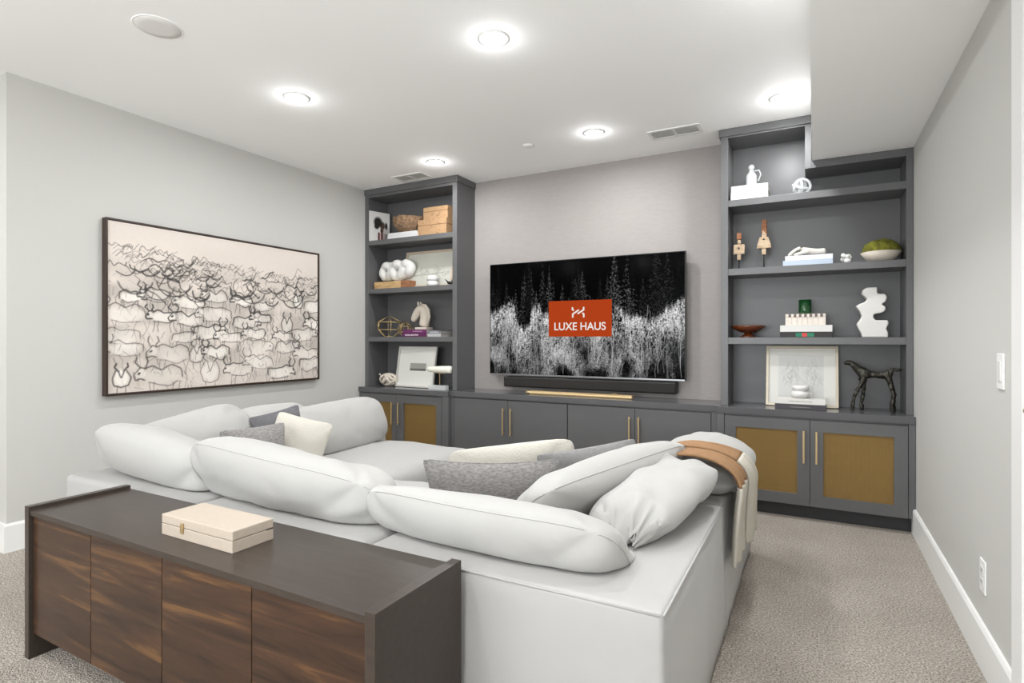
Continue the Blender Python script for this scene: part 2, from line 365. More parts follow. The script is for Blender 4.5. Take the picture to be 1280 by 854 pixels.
def vent(x0, x1, y0, y1, label, n):
    t = thing('ceiling_vent', label, 'vent', ((x0 + x1) / 2, (y0 + y1) / 2, H)); w, dd = (x1 - x0) / 2, (y1 - y0) / 2
    b = .022; m = MB()
    m.box(-w, w, -dd, -dd + b, -.006, 0).box(-w, w, dd - b, dd, -.006, 0).box(-w, -w + b, -dd + b, dd - b, -.006, 0).box(w - b, w, -dd + b, dd - b, -.006, 0).box(-.008, .008, -dd + b, dd - b, -.006, 0)
    obj('frame', m, TRIM, t)
    obj('duct', MB().box(-w + b, w - b, -dd + b, dd - b, -.0012, -.0004), mat('vent duct', (196, 195, 192), .8), t)
    sl = None; xs = [u for u in np.linspace(-w + b + .006, w - b - .006, n) if abs(u) > .012]
    for u in xs:
        if sl is None:
            sl = obj('slat', MB().add([(-.0018, -dd + b, -.001), (.0018, -dd + b, -.005), (.0018, dd - b, -.005), (-.0018, dd - b, -.001), (-.0008, -dd + b, -.0008), (.0028, -dd + b, -.0048), (.0028, dd - b, -.0048), (-.0008, dd - b, -.0008)], [(0, 1, 2, 3), (7, 6, 5, 4), (0, 4, 5, 1), (3, 2, 6, 7), (0, 3, 7, 4), (1, 5, 6, 2)]), TRIM, t); sl.location.x = u
        else:
            c = sl.copy(); COL.objects.link(c); c.parent = t; c.location.x = u
vent(-1.065, -.7, 4.015, 4.195, 'white slatted ceiling vent beside the right bookcase', 34)
vent(-3.44, -3.1, 4.0, 4.18, 'white slatted ceiling vent above the left bookcase', 34)
p = at_z(660, 182, H); s = thing('sprinkler_cover', 'small flat white disc cover on the ceiling', 'sprinkler', tuple(p))
obj('disc', MB().lathe([(0, -.008), (.036, -.008), (.04, -.005), (.04, 0)], n=28), CEIL, s)
obj('collar', MB().lathe([(.04, 0), (.041, -.003), (.046, -.003), (.048, 0)], n=28), TRIM, s)

# ---------------------------------------------------------------- wall plates
t = thing('light_switch', 'white rocker switch plate on the right wall at shoulder height', 'switch', (XR, 2.392, 1.092))
obj('plate', MB().box(-.006, 0, -.036, .036, -.059, .059), TRIM, t, bevel=.002)
obj('rocker', MB().box(-.0095, -.005, -.017, .017, -.034, .034), WHITE, t, bevel=.0015)
t = thing('power_outlet', 'white outlet plate low on the right wall above the baseboard', 'outlet', (XR, 2.611, .332))
obj('plate', MB().box(-.006, 0, -.036, .036, -.059, .059), TRIM, t, bevel=.002)
for dz in (-.021, .021):
    r = obj('receptacle', MB().box(-.008, -.005, -.017, .017, -.014 + dz, .014 + dz), WHITE, t, bevel=.001)
    obj('slot', MB().box(-.0085, -.0078, -.008, -.006, dz - .004, dz + .006).box(-.0085, -.0078, .006, .008, dz - .004, dz + .006), BLACK, r)

# ================================================================ BUILT-IN CABINETS
def bx(parent, name, m, *b, bevel=.0015): return obj(name, MB().box(*b), m, parent, world=True, bevel=bevel)
ZT = .725; TH = .047; YU = 4.235
# left bookcase
t = thing('bookcase', 'tall charcoal built-in bookcase beside the wall with the drawing', 'bookcase', (-3.43, 4.39, ZT))
x0, x1 = XL + .002, -2.869
bx(t, 'side_panel', GREY, x0, x0 + .043, YU, YB - .001, ZT, 2.64); bx(t, 'side_panel', GREY, x1 - .049, x1, YU, YB - .001, ZT, 2.64)
bx(t, 'back_panel', GREY, x0 + .043, x1 - .049, YB - .02, YB - .001, ZT, 2.64)
bx(t, 'top_panel', GREY, x0 + .043, x1 - .049, YU, YB - .02, 2.615, 2.64)
bx(t, 'crown', GREY, x0, x1 + .012, YU - .012, YB - .001, 2.64, H - .001, bevel=.003)
for z in (2.185, 1.70, 1.22): bx(t, 'shelf', GREY, x0 + .043, x1 - .049, YU + .003, YB - .02, z - .047, z)
# right bookcase, stepped under the soffit
t = thing('bookcase', 'charcoal built-in bookcase stepped under the ceiling soffit, by the right wall', 'bookcase', (-.02, 4.39, ZT))
x0, x1 = -.587, XR - .002; xp0, xp1 = -.052, -.0135
bx(t, 'side_panel', GREY, x0, x0 + .049, YU, YB - .001, ZT, 2.645); bx(t, 'side_panel', GREY, x1 - .036, x1, YU, YB - .001, ZT, ZS - .001)
bx(t, 'partition', GREY, xp0, xp1, YU, YB - .0205, 2.345, 2.645)
obj('back_panel', MB().prismy([(x0 + .049, ZT), (x1 - .036, ZT), (x1 - .036, ZS - .002), (xp0, ZS - .002), (xp0, 2.645), (x0 + .049, 2.645)], YB - .02, YB - .001), GREY, t, world=True)
bx(t, 'top_panel', GREY, x0 + .049, xp0, YU, YB - .02, 2.634, 2.646)
bx(t, 'top_panel', GREY, xp1, x1 - .036, YU, YB - .02, 2.345, ZS - .001)
bx(t, 'crown', GREY, x0 - .012, xp1, YU - .012, YB - .001, 2.646, H - .001, bevel=.003)
for z in (2.19, 1.70, 1.21): bx(t, 'shelf', GREY, x0 + .049, x1 - .036, YU + .003, YB - .02, z - .047, z)
# continuous stepped countertop
o = obj('countertop', MB().prism([(XL + .002, 4.14), (-2.902, 4.14), (-2.902, 4.182), (-.6, 4.182), (-.6, 4.14), (XR - .002, 4.14), (XR - .002, YB - .001), (XL + .002, YB - .001)], ZT - TH, ZT - .0005), COUNTER, origin=(-1.7, 4.35, ZT - TH), bevel=.002)
tag(o, 'long charcoal countertop running under both bookcases and the television', 'countertop')
def handle(parent, x, y, z0, z1):
    m = MB().box(x - .006, x + .006, y - .034, y - .024, z0, z1)
    for z in (z0 + .02, z1 - .02): m.box(x - .004, x + .004, y - .026, y, z - .004, z + .004)
    obj('handle', m, BRASS, parent, world=False, bevel=.002)
def carcass(t, x0, x1, yf, doors, zb=.098):
    Y1 = YB - .001; z1 = ZT - TH - .001
    m = MB().box(x0, x0 + .018, yf + .022, Y1, zb, z1).box(x1 - .018, x1, yf + .022, Y1, zb, z1).box(x0 + .018, x1 - .018, yf + .022, Y1, zb, zb + .018).box(x0 + .018, x1 - .018, Y1 - .01, Y1, zb + .018, z1).box(x0 + .018, x1 - .018, yf + .022, Y1 - .01, z1 - .018, z1)
    obj('body', m, GREY, t, world=True)
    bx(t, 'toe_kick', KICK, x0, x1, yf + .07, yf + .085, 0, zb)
    xl, xr = doors[0][0], doors[-1][1]
    if xl - x0 > .006: bx(t, 'filler', GREY, x0, xl - .002, yf, yf + .021, zb, z1)
    if x1 - xr > .006: bx(t, 'filler', GREY, xr + .002, x1, yf, yf + .021, zb, z1)
def mesh_cabinet(label, x0, x1, doors, yf=4.15):
    t = thing('mesh_cabinet', label, 'cabinet', ((x0 + x1) / 2, 4.35, 0)); carcass(t, x0, x1, yf, doors)
    bx(t, 'inner_shelf', mat('inner shelf', (150, 120, 70), .6), x0 + .018, x1 - .018, yf + .05, YB - .012, .375, .393)
    for a, b, hx, ml, mr in doors:
        z0, z1 = .098, .664; a += .0015; b -= .0015
        m = MB().box(a, ml, yf, yf + .02, z0, z1).box(mr, b, yf, yf + .02, z0, z1).box(ml, mr, yf, yf + .02, z0, .17).box(ml, mr, yf, yf + .02, .59, z1)
        dr = obj('door', m, GREY, t, world=True)
        off = t.location
        q = obj('mesh_panel', MB().box(ml - .004, mr + .004, yf + .014, yf + .0155, .166, .594), MESHP, dr, origin=off); q.location = (0, 0, 0)
        handle_w(dr, hx, yf, .383, .595, off)
def handle_w(parent, x, y, z0, z1, off):
    n = len(COL.objects); handle(parent, x - off.x, y - off.y, z0 - off.z, z1 - off.z)
mesh_cabinet('charcoal base cabinet with bronze mesh doors under the left bookcase', XL + .002, -2.905,
             [(-3.978, -3.508, -3.545, -3.917, -3.56), (-3.508, -2.978, -3.467, -3.42, -3.04)])
mesh_cabinet('charcoal base cabinet with bronze mesh doors near the right wall', -.6, XR - .002,
             [(-.55, -.022, -.058, -.476, -.096), (-.022, .51, .016, .055, .437)])
def slab_cabinet(label, x0, x1, doors, yf=4.195):
    t = thing('media_cabinet', label, 'cabinet', ((x0 + x1) / 2, 4.35, 0)); carcass(t, x0, x1, yf, doors)
    for a, b, hx in doors:
        dr = bx(t, 'door', GREY, a + .0015, b - .0015, yf, yf + .02, .098, .666)
        handle_w(dr, hx, yf, .37, .603, t.location)
slab_cabinet('flat charcoal double-door cabinet next to the left mesh cabinet', -2.903, -1.7615, [(-2.872, -2.314, -2.351), (-2.314, -1.763, -2.277)])
slab_cabinet('flat charcoal double-door cabinet next to the right mesh cabinet', -1.7605, -.602, [(-1.759, -1.205, -1.241), (-1.205, -.648, -1.168)])

# ================================================================ TELEVISION
tv = thing('television', 'large flat television showing a black and white forest with an orange logo', 'television', (-1.757, 4.5, .872))
tx0, tx1, tz0, tz1, ty = -2.637, -.874, .872, 1.885, 4.44
obj('body', MB().box(tx0 + .004, tx1 - .004, ty + .004, ty + .032, tz0 + .003, tz1 - .003), BLACK, tv, world=True)
obj('rear_housing', MB().box(tx0 + .35, tx1 - .35, ty + .032, YB - .0005, tz0 + .2, tz1 - .25), BLACK, tv, world=True)
bz = .006; m = MB().box(tx0, tx0 + bz, ty - .001, ty + .034, tz0, tz1).box(tx1 - bz, tx1, ty - .001, ty + .034, tz0, tz1).box(tx0 + bz, tx1 - bz, ty - .001, ty + .034, tz1 - bz, tz1)
obj('bezel', m, mat('tv bezel', (28, 28, 30), .35, .6), tv, world=True)
obj('lower_bezel', MB().box(tx0 + bz, tx1 - bz, ty - .001, ty + .034, tz0, tz0 + .011), mat('silver strip', (150, 150, 152), .3, .9), tv, world=True)
def forest(W=640, Hh=360):
    y, x = np.mgrid[0:Hh, 0:W]; u = x / W; v = y / Hh
    img = np.zeros((Hh, W))
    # dark conifers behind
    con = np.zeros((Hh, W))
    for i in range(46):
        cx = RNG.uniform(0, 1); top = RNG.uniform(-.1, .3); wd = RNG.uniform(.02, .05); br = RNG.uniform(.0, .16) * (1 if .1 < cx < .82 else .3)
        dy = np.clip(v - top, 0, None); k = (np.abs(u - cx) < wd * dy / .45 * (1 + .35 * np.sin(v * 150 + i))) & (v > top)
        con[k] = br * RNG.uniform(.5, 1)
    spk = nz(Hh, W, 1, 1); con = con * np.clip((spk - .45) * 4, 0, 1.3) * np.clip((.62 - v) * 6, 0, 1)
    img += con
    # pale aspens in front
    e1 = nz(1, W, 0, 22)[0] if False else blur1(RNG.standard_normal(W), 16, 0); e2 = blur1(RNG.standard_normal(W), 5, 0); e3 = blur1(RNG.standard_normal(W), 2, 0)
    edge = .43 - .03 * np.sin(np.arange(W) / W * 14) - .03 * e1 / e1.std() - .02 * e2 / e2.std() - .015 * e3 / e3.std()
    uu = np.arange(W) / W
    edge += .10 * np.exp(-((uu - .19) / .05) ** 2) - .09 * np.exp(-((uu - .26) / .03) ** 2) + .06 * np.exp(-((uu - .86) / .05) ** 2) - .04 * np.exp(-((uu - .5) / .04) ** 2)
    msk = np.clip((v - edge[None]) * 26 + .35 * RNG.standard_normal((Hh, W)), 0, 1)
    fine = .45 * nz(Hh, W, 4, 1) + .55 * nz(Hh, W, 1, 1); fine = (fine - fine.mean()) / fine.std()
    lump = nz(Hh, W, 18, 12); lump = (lump - lump.mean()) / lump.std()
    depth = v - edge[None]
    base = .42 * np.exp(-np.clip(depth, 0, 1) / .30) + .05
    asp = np.clip(base * (1 + .6 * fine + .35 * lump), 0, 1.1)
    low = np.clip((depth - .2) * 5, 0, 1); asp *= 1 - low * np.clip(.45 - .5 * lump, 0, .9)
    img = img * (1 - msk) + asp * msk
    rgb = np.repeat(img[..., None], 3, -1)
    for i in range(95):
        cx = RNG.uniform(0, W); y1 = Hh * RNG.uniform(.8, 1.0); y0 = y1 - Hh * RNG.uniform(.15, .42); pts = [(cx + RNG.normal() * 2, y1 + (y0 - y1) * k / 5) for k in range(6)]
        c = RNG.uniform(.25, .8); stroke(rgb, pts, RNG.uniform(.7, 1.3), RNG.uniform(.3, .7), (c, c, c))
        for j in range(3):
            a = pts[2 + j]; s_ = RNG.choice([-1, 1]); stroke(rgb, [a, (a[0] + s_ * RNG.uniform(5, 16), a[1] - RNG.uniform(6, 22))], .8, .4, (c, c, c))
    return np.clip(rgb, 0, 1)
painted('screen', forest(), tx0 + bz, tx1 - bz, tz0 + .011, tz1 - bz, ty, attr_mat('tv picture', .25, .66), tv).location = -tv.location
a = at_y(686, 399, ty); b = at_y(764.7, 398, ty); zt = at_y(725, 375.5, ty).z; zb = at_y(725, 420.8, ty).z
lc = ((a.x + b.x) / 2, (zt + zb) / 2); lw, lh = b.x - a.x, zt - zb
OR = emit_mat('logo orange', (186, 68, 28), .6); LWH = emit_mat('logo white', (250, 245, 240), .6)
lp = obj('logo_panel', MB().box(lc[0] - lw / 2, lc[0] + lw / 2, ty - .0022, ty - .0006, lc[1] - lh / 2, lc[1] + lh / 2), OR, tv, world=True)
tx = text_mesh('logo_text', 'LUXE HAUS', .093, LWH, lp, (0, 0, 0)); tx.location = (lc[0] - tv.location.x, ty - .003 - tv.location.y, lc[1] - lh * .228 - tv.location.z)
w0 = max(v.co.x for v in tx.data.vertices) - min(v.co.x for v in tx.data.vertices); tx.scale.x = lw * .815 / w0
mk = MB(); L_ = lambda px, py: (lc[0] + (px - 635) / 1200 * lw, lc[1] + (395 - py) / 675 * lh)
def stroke_mark(pts, w=14):
    vs = []; n = len(pts); P = [Vector(p) for p in pts]
    for side in (1, -1):
        for i in (range(n) if side == 1 else range(n - 1, -1, -1)):
            d0 = (P[i] - P[i - 1]).normalized() if i > 0 else (P[1] - P[0]).normalized(); d1 = (P[i + 1] - P[i]).normalized() if i < n - 1 else d0
            t_ = (d0 + d1).normalized(); nr = Vector((-t_.y, t_.x)) * side * w / max(.5, t_.dot(d1)); vs.append(L_(*(P[i] + nr)))
    mk.prismy(vs, ty - .0034, ty - .0023)
for pts in ([(505, 183), (505, 226), (532, 246)], [(510, 378), (510, 312), (628, 234)], [(718, 183), (718, 236), (602, 308)], [(720, 378), (720, 314), (694, 294)]): stroke_mark(pts)
obj('logo_mark', mk, LWH, lp, origin=tv.location)
# soundbar below
t = thing('soundbar', 'long black soundbar mounted below the television', 'soundbar', (-1.715, 4.48, .765))
obj('housing', MB().box(-2.487, -.943, 4.425, 4.53, .765, .858), BLACK, t, world=True, bevel=.012, seg=3)
obj('grille', MB().box(-2.475, -.955, 4.4205, 4.426, .775, .848), mat('speaker cloth', (38, 35, 33), .9, bump=.5, bscale=400), t, world=True, bevel=.003)
for x in (-2.1, -1.4): obj('bracket', MB().box(x, x + .1, 4.53, YB - .0005, .79, .83), BLACK, t, world=True)
# brass bar on the counter
a = at_z(658.5, 492, ZT); b = at_z(791, 499, ZT)
t = thing('brass_bar', 'long narrow brushed brass bar lying on the countertop under the soundbar', 'ornament', tuple((a + b) / 2), math.atan2(b.y - a.y, b.x - a.x)); hl = (b - a).length / 2
pr = [(-.028, 0), (.028, 0), (.03, .01), (.027, .021), (.018, .028), (0, .031), (-.018, .028), (-.027, .021), (-.03, .01)]
m = MB(); n = len(pr); m.add([(-hl + .04, y, z) for y, z in pr] + [(hl, y, z) for y, z in pr], [tuple(range(n)), tuple(range(n, 2 * n))[::-1]] + [(i, (i + 1) % n, n + (i + 1) % n, n + i) for i in range(n)])
obj('bar', m, BRASS, t, bevel=.002)
obj('end_ring', MB().tube([(-hl + .022 + .026 * math.cos(q), .024 * math.sin(q), .014) for q in np.linspace(0, 2 * math.pi, 24, endpoint=False)], .009, closed=True), BRASS, t)
obj('knob', MB().lathe([(0, .036), (.02, .036), (.024, .033), (.024, .031), (0, .031)], c=(hl * .68, 0, 0), n=20), BRASS, t)

# ================================================================ CHARCOAL DRAWING ON THE LEFT WALL
art = thing('framed_drawing', 'large framed charcoal drawing of a crowded herd of horned cattle on the left wall', 'artwork', (XL, 2.736, .835))
ay0, ay1, az0, az1 = 1.871, 3.602, .835, 1.972; AW, AH = ay1 - ay0, az1 - az0
art.rotation_euler = (0, 0, math.pi / 2)              # local x runs along the wall, local -y faces the room
def herd(W=600, Hh=394):
    base = np.array(lin((212, 202, 193))[:3]); img = np.ones((Hh, W, 3)) * base
    img *= (.93 + .10 * nz(Hh, W, 30, 40))[..., None]
    Y, X = np.mgrid[0:Hh, 0:W]
    sm = nz(Hh, W, 10, 16); sm = np.clip((sm - .42) * 2.2, 0, .55) * np.clip((Y / Hh - .16) * 5, 0, 1) * np.clip((1.1 - Y / Hh) * 3, .35, 1)
    img *= (1 - .5 * sm)[..., None]
    tooth = RNG.standard_normal((Hh, W)); ink = (.035, .032, .03)
    def wig(pts, w, dk, j=1.5, n=6):
        pts = np.array(pts, float); t = np.linspace(0, len(pts) - 1, (len(pts) - 1) * n + 1); i = np.arange(len(pts))
        q = np.stack([np.interp(t, i, pts[:, 0]), np.interp(t, i, pts[:, 1])], -1)
        for ax in (0, 1):
            k = np.array([.25, .5, .25]); q[1:-1, ax] = np.convolve(q[:, ax], k, 'valid')
        q += np.stack([blur1(RNG.normal(0, j * 1.1, len(q)), 2, 0) if len(q) > 12 else RNG.normal(0, j * .12, len(q)) for _ in (0, 1)], -1); stroke(img, q, w, dk, ink)
    pale = lin((236, 231, 224))[:3]
    def cow(cx, cy, s, f):
        g = lambda a, b: (cx + f * a * s, cy + b * s)
        blob(img, cx, cy + .02 * s, .60 * s, .30 * s, RNG.uniform(.25, .75), pale); blob(img, *g(.62, -.08), .18 * s, .16 * s, .4, pale)
        dk = RNG.uniform(.45, .9); w = RNG.uniform(1.7, 2.8); j = 2.2; r = lambda: RNG.normal() * .05
        wig([g(-.62, .12), g(-.6 + r(), -.18), g(-.3, -.26 + r()), g(0, -.18 + r()), g(.28, -.32), g(.5, -.22)], w * 1.15, dk, j)
        wig([g(-.5, .22), g(-.2, .32 + r()), g(.15, .26), g(.4, .2)], w, dk * .75, j)
        for a in (-.54, -.38, .2, .36): wig([g(a, .2), g(a + r(), .45), g(a + r() * 1.5, .74)], w * .75, dk * .65, j)
        wig([g(.46, -.24), g(.62, -.26), g(.8, -.02 + r()), g(.76, .12), g(.64, .08), g(.48, .12)], w, dk, j)
        wig([g(.5, -.24), g(.40, -.42), g(.50, -.58)], w * 1.1, dk, j); wig([g(.64, -.24), g(.78, -.42), g(.70, -.58)], w * 1.1, dk, j)
        wig([g(.64, -.1), g(.69, -.06)], w * 1.3, dk, .5); wig([g(-.62, -.1), g(-.76, .1), g(-.7, .42)], w * .7, dk * .6, j)
    def front(cx, cy, s):                                 # an animal seen head-on: round belly, head, horns, legs
        blob(img, cx, cy, .34 * s, .42 * s, RNG.uniform(.4, .8), pale); dk = RNG.uniform(.5, .9); w = RNG.uniform(1.7, 2.8)
        wig([(cx - .2 * s, cy - .35 * s), (cx - .36 * s, cy), (cx - .28 * s, cy + .34 * s), (cx, cy + .42 * s), (cx + .28 * s, cy + .34 * s), (cx + .36 * s, cy), (cx + .2 * s, cy - .35 * s)], w, dk, 2)
        wig([(cx - .1 * s, cy - .3 * s), (cx, cy + .02 * s), (cx + .1 * s, cy - .3 * s)], w, dk, 1.5)
        for f in (-1, 1):
            wig([(cx + f * .08 * s, cy - .3 * s), (cx + f * .26 * s, cy - .44 * s), (cx + f * .2 * s, cy - .62 * s)], w * 1.1, dk, 1.5)
            wig([(cx + f * .16 * s, cy + .38 * s), (cx + f * .17 * s, cy + .7 * s)], w * .8, dk * .7, 1.5)
    for fy, s, n in [(.42, 58, 8), (.53, 62, 8), (.64, 64, 7), (.76, 68, 7), (.90, 68, 7)]:
        for k in range(n):
            X0 = (k + .5 + RNG.normal() * .2) / n * W; Y0 = fy * Hh + RNG.normal() * 9; q = s * RNG.uniform(.75, 1.2)
            cow(X0, Y0, q, RNG.choice([-1, 1])) if RNG.random() < .88 else front(X0, Y0, q)
    for k in range(34):                                   # sweeping bowl-shaped backs and horns of the rows behind
        cx = RNG.uniform(.03, .96) * W; cy = RNG.uniform(.22, .40) * Hh; r = RNG.uniform(16, 42); a0 = RNG.uniform(-.5, .6); pts = [(cx + r * math.cos(a0 + q), cy + r * .8 * math.sin(a0 + q)) for q in np.linspace(0, RNG.uniform(2.4, 3.8), 9)]
        wig(pts, RNG.uniform(1.8, 3.4), RNG.uniform(.45, .9), 2, 3)
        x = cx; y = cy - r * .3; pts = [(x, y)]
        for q in range(5): x += RNG.uniform(4, 14); y += RNG.normal() * 9; pts.append((x, y))
        wig(pts, RNG.uniform(1.8, 3.2), RNG.uniform(.4, .85), 1.5, 5)
    for k in range(150):                                  # zigzag scribble along the horizon
        x = RNG.uniform(-.02, 1) * W; y = (.125 + .08 * x / W) * Hh + abs(RNG.normal()) * .09 * Hh; pts = [(x + q * RNG.uniform(5, 13), y + (-1) ** q * RNG.uniform(2, 10)) for q in range(RNG.integers(3, 7))]
        wig(pts, RNG.uniform(1.2, 2.2), RNG.uniform(.25, .7), 1.4, 3)
    for k in range(520):                                  # short hatching and grass
        x = RNG.uniform(0, W); y = RNG.uniform(.2, 1) * Hh; l = RNG.uniform(6, 22); a = RNG.normal(1.5, .6); wig([(x, y), (x + l * math.cos(a), y + l * math.sin(a))], RNG.uniform(1, 1.9), RNG.uniform(.12, .5), .8, 3)
    return np.clip(img * (1 + .03 * tooth[..., None]), 0, 1)
hw = AW / 2
fr = MB().box(-hw, -hw + .012, -.05, -.003, 0, AH).box(hw - .012, hw, -.05, -.003, 0, AH).box(-hw + .012, hw - .012, -.05, -.003, AH - .012, AH).box(-hw + .012, hw - .012, -.05, -.003, 0, .012)
obj('frame', fr, DARKM, art, bevel=.001)
obj('stretcher', MB().box(-hw + .013, hw - .013, -.036, -.004, .013, AH - .013), DARKM, art)
painted('canvas', herd(), -hw + .015, hw - .015, .015, AH - .015, -.042, attr_mat('charcoal on canvas', .85), art)

# ================================================================ SIDEBOARD BEHIND THE SOFA
cx0, cx1, cy0, cy1, ch = -2.612, -.88, .968, 1.322, .571
t = thing('sideboard', 'low walnut and espresso sideboard standing behind the sofa', 'sideboard', ((cx0 + cx1) / 2, (cy0 + cy1) / 2, 0))
for a in (cx0, cx1 - .032): bx(t, 'side_panel', ESPRESSO, a, a + .032, cy0, cy1, 0, ch)
bx(t, 'top', ESPRESSO, cx0 + .032, cx1 - .032, cy0 + .004, cy1, ch - .033, ch - .014)
bx(t, 'bottom', ESPRESSO, cx0 + .032, cx1 - .032, cy0 + .03, cy1 - .004, .085, .105); bx(t, 'back_panel', ESPRESSO, cx0 + .032, cx1 - .032, cy1 - .014, cy1 - .002, .085, ch - .033)
dw = (cx1 - cx0 - .064) / 4
for i in range(4): bx(t, 'door', WALNUT, cx0 + .032 + i * dw + .0015, cx0 + .032 + (i + 1) * dw - .0015, cy0 + .014, cy0 + .034, .092, ch - .036)
for i in (1, 2, 3): bx(t, 'divider', ESPRESSO, cx0 + .032 + i * dw - .009, cx0 + .032 + i * dw + .009, cy0 + .036, cy1 - .014, .105, ch - .033)
# cream box on it
zc = ch - .014
t = thing('keepsake_box', 'shallow cream shagreen box with brass clasp on the sideboard', 'box', (-1.708, 1.135, zc), 0)
CRB = mat('cream shagreen', (178, 166, 152), .45, bump=.3, bscale=140, bdist=.001, var=.03, vscale=60)
obj('base', MB().box(-.182, .182, -.072, .072, 0, .036), CRB, t, bevel=.002)
obj('lid', MB().box(-.182, .182, -.072, .072, .037, .067), CRB, t, bevel=.003)
obj('clasp', MB().box(-.075, -.058, -.0755, -.0725, .02, .053).box(-.072, -.061, -.078, -.0755, .027, .046), BRASS, t, bevel=.001)
obj('hinge_slot', MB().box(.1822, .183, .045, .07, .035, .0375), BLACK, t)

# ================================================================ SECTIONAL SOFA
SX0, SX1, SY0, SY1, SZ = -3.235, -.318, 1.352, 3.40, .535
AR = .27; m1, m2, my = -2.205, -1.272, 2.36
sofa = thing('sectional_sofa', 'white slipcovered sectional sofa facing the television', 'sofa', ((SX0 + SX1) / 2, 2.3, 0))
def soft_prism(name, pts, z0, z1, m, parent, bev=.03, amp=.006, cuts=.07, seed=0):
    """upholstered block: bevelled prism, cut finely and gently rumpled"""
    bm = bmesh.new(); vs = [bm.verts.new((x, y, z0)) for x, y in pts]; f = bm.faces.new(vs); r = bmesh.ops.extrude_face_region(bm, geom=[f])
    bmesh.ops.translate(bm, vec=(0, 0, z1 - z0), verts=[e for e in r['geom'] if isinstance(e, bmesh.types.BMVert)])
    bmesh.ops.recalc_face_normals(bm, faces=bm.faces)
    es = [e for e in bm.edges if abs(e.verts[0].co.z - z0) > 1e-5 or abs(e.verts[1].co.z - z0) > 1e-5]
    bmesh.ops.bevel(bm, geom=es, offset=bev, segments=4, profile=.5, affect='EDGES', clamp_overlap=True)
    for ax in range(3):
        lo = min(v.co[ax] for v in bm.verts); hi = max(v.co[ax] for v in bm.verts); n = int((hi - lo) / cuts)
        for k in range(1, n):
            no = [0, 0, 0]; no[ax] = 1; co = [0, 0, 0]; co[ax] = lo + (hi - lo) * k / n
            bmesh.ops.bisect_plane(bm, geom=bm.verts[:] + bm.edges[:] + bm.faces[:], plane_co=co, plane_no=no, dist=1e-5)
    bm.normal_update()
    for v in bm.verts:
        p = v.co; k = noise.noise(Vector((p.x * 3.1 + seed, p.y * 3.1, p.z * 2))) + .5 * noise.noise(Vector((p.x * 9, p.y * 9 + seed, p.z * 4))) + (.9 * noise.noise(Vector((p.x * 11 + p.z * 5, p.y * 11 + seed, p.z * 1.5))) if z0 == 0 and z1 > .4 and p.z < z1 - .03 else 0)
        flare = .012 * max(0, 1 - (p.z - z0) / .45) * (1 if abs(v.normal.z) < .5 else 0) if z0 == 0 else 0
        v.co = p + v.normal * (amp * k + flare)
        if z0 == 0 and v.co.z < .002: v.co.z = .002
    me = bpy.data.meshes.new(name); bm.to_mesh(me); bm.free()
    for v in me.vertices: v.co -= parent.location
    for q in me.polygons: q.use_smooth = True
    me.materials.append(m); o = bpy.data.objects.new(name, me); COL.objects.link(o); o.parent = parent; return o
gp = .004
soft_prism('corner_frame', [(SX0, SY0), (m1 - gp, SY0), (m1 - gp, SY0 + AR), (SX0 + AR, SY0 + AR), (SX0 + AR, my - gp), (SX0, my - gp)], 0, SZ, SOFA, sofa, seed=1)
soft_prism('back_frame', [(m1 + gp, SY0), (m2 - gp, SY0), (m2 - gp, SY0 + AR), (m1 + gp, SY0 + AR)], 0, SZ, SOFA, sofa, seed=2)
soft_prism('corner_frame', [(m2 + gp, SY0), (SX1, SY0), (SX1, my - gp), (SX1 - AR, my - gp), (SX1 - AR, SY0 + AR), (m2 + gp, SY0 + AR)], 0, SZ, SOFA, sofa, seed=3, bev=.016, amp=.004)
obj('top_seam', MB().tube([(m2 + .02, SY0 + .001, SZ - .006), (SX1 - .008, SY0 + .001, SZ - .006)], .0032, 6).tube([(SX1 - .001, SY0 + .008, SZ - .006), (SX1 - .001, my - .02, SZ - .006)], .0032, 6), SOFA, sofa, world=True)
soft_prism('arm_frame', [(SX0, my + gp), (SX0 + AR, my + gp), (SX0 + AR, SY1), (SX0, SY1)], 0, SZ, SOFA, sofa, seed=4)
soft_prism('arm_frame', [(SX1 - AR, my + gp), (SX1, my + gp), (SX1, SY1), (SX1 - AR, SY1)], 0, SZ, SOFA, sofa, seed=5)
fy = SY0 + AR + .004
seats = [(SX0 + AR + .004, m1, fy, 2.40), (m1 + .004, m2, fy, 2.46), (m2 + .004, SX1 - AR - .004, fy, 2.40), (SX0 + AR + .004, -2.10, 2.405, 3.36), (-1.36, SX1 - AR - .004, 2.405, 3.36)]
for i, (a, b, c, e) in enumerate(seats):
    soft_prism('seat_base', [(a, c), (b, c), (b, e - .03), (a, e - .03)], 0, .24, SOFA, sofa, bev=.02, seed=20 + i, amp=.003)
    soft_prism('seat_cushion', [(a - .0, c), (b, c), (b, e), (a, e)], .242, .415, SOFA, sofa, bev=.075, amp=.012, seed=10 + i)
# crown of the seat cushions
for o in sofa.children:
    if o.name.startswith('seat_cushion'):
        xs = [v.co.x for v in o.data.vertices]; ys = [v.co.y for v in o.data.vertices]; x0, x1, y0, y1 = min(xs), max(xs), min(ys), max(ys)
        for v in o.data.vertices:
            u = (v.co.x - x0) / (x1 - x0) * 2 - 1; w = (v.co.y - y0) / (y1 - y0) * 2 - 1
            if v.co.z > .33: v.co.z += .035 * (1 - u * u) ** .6 * (1 - w * w) ** .6 if abs(u) < 1 and abs(w) < 1 else 0

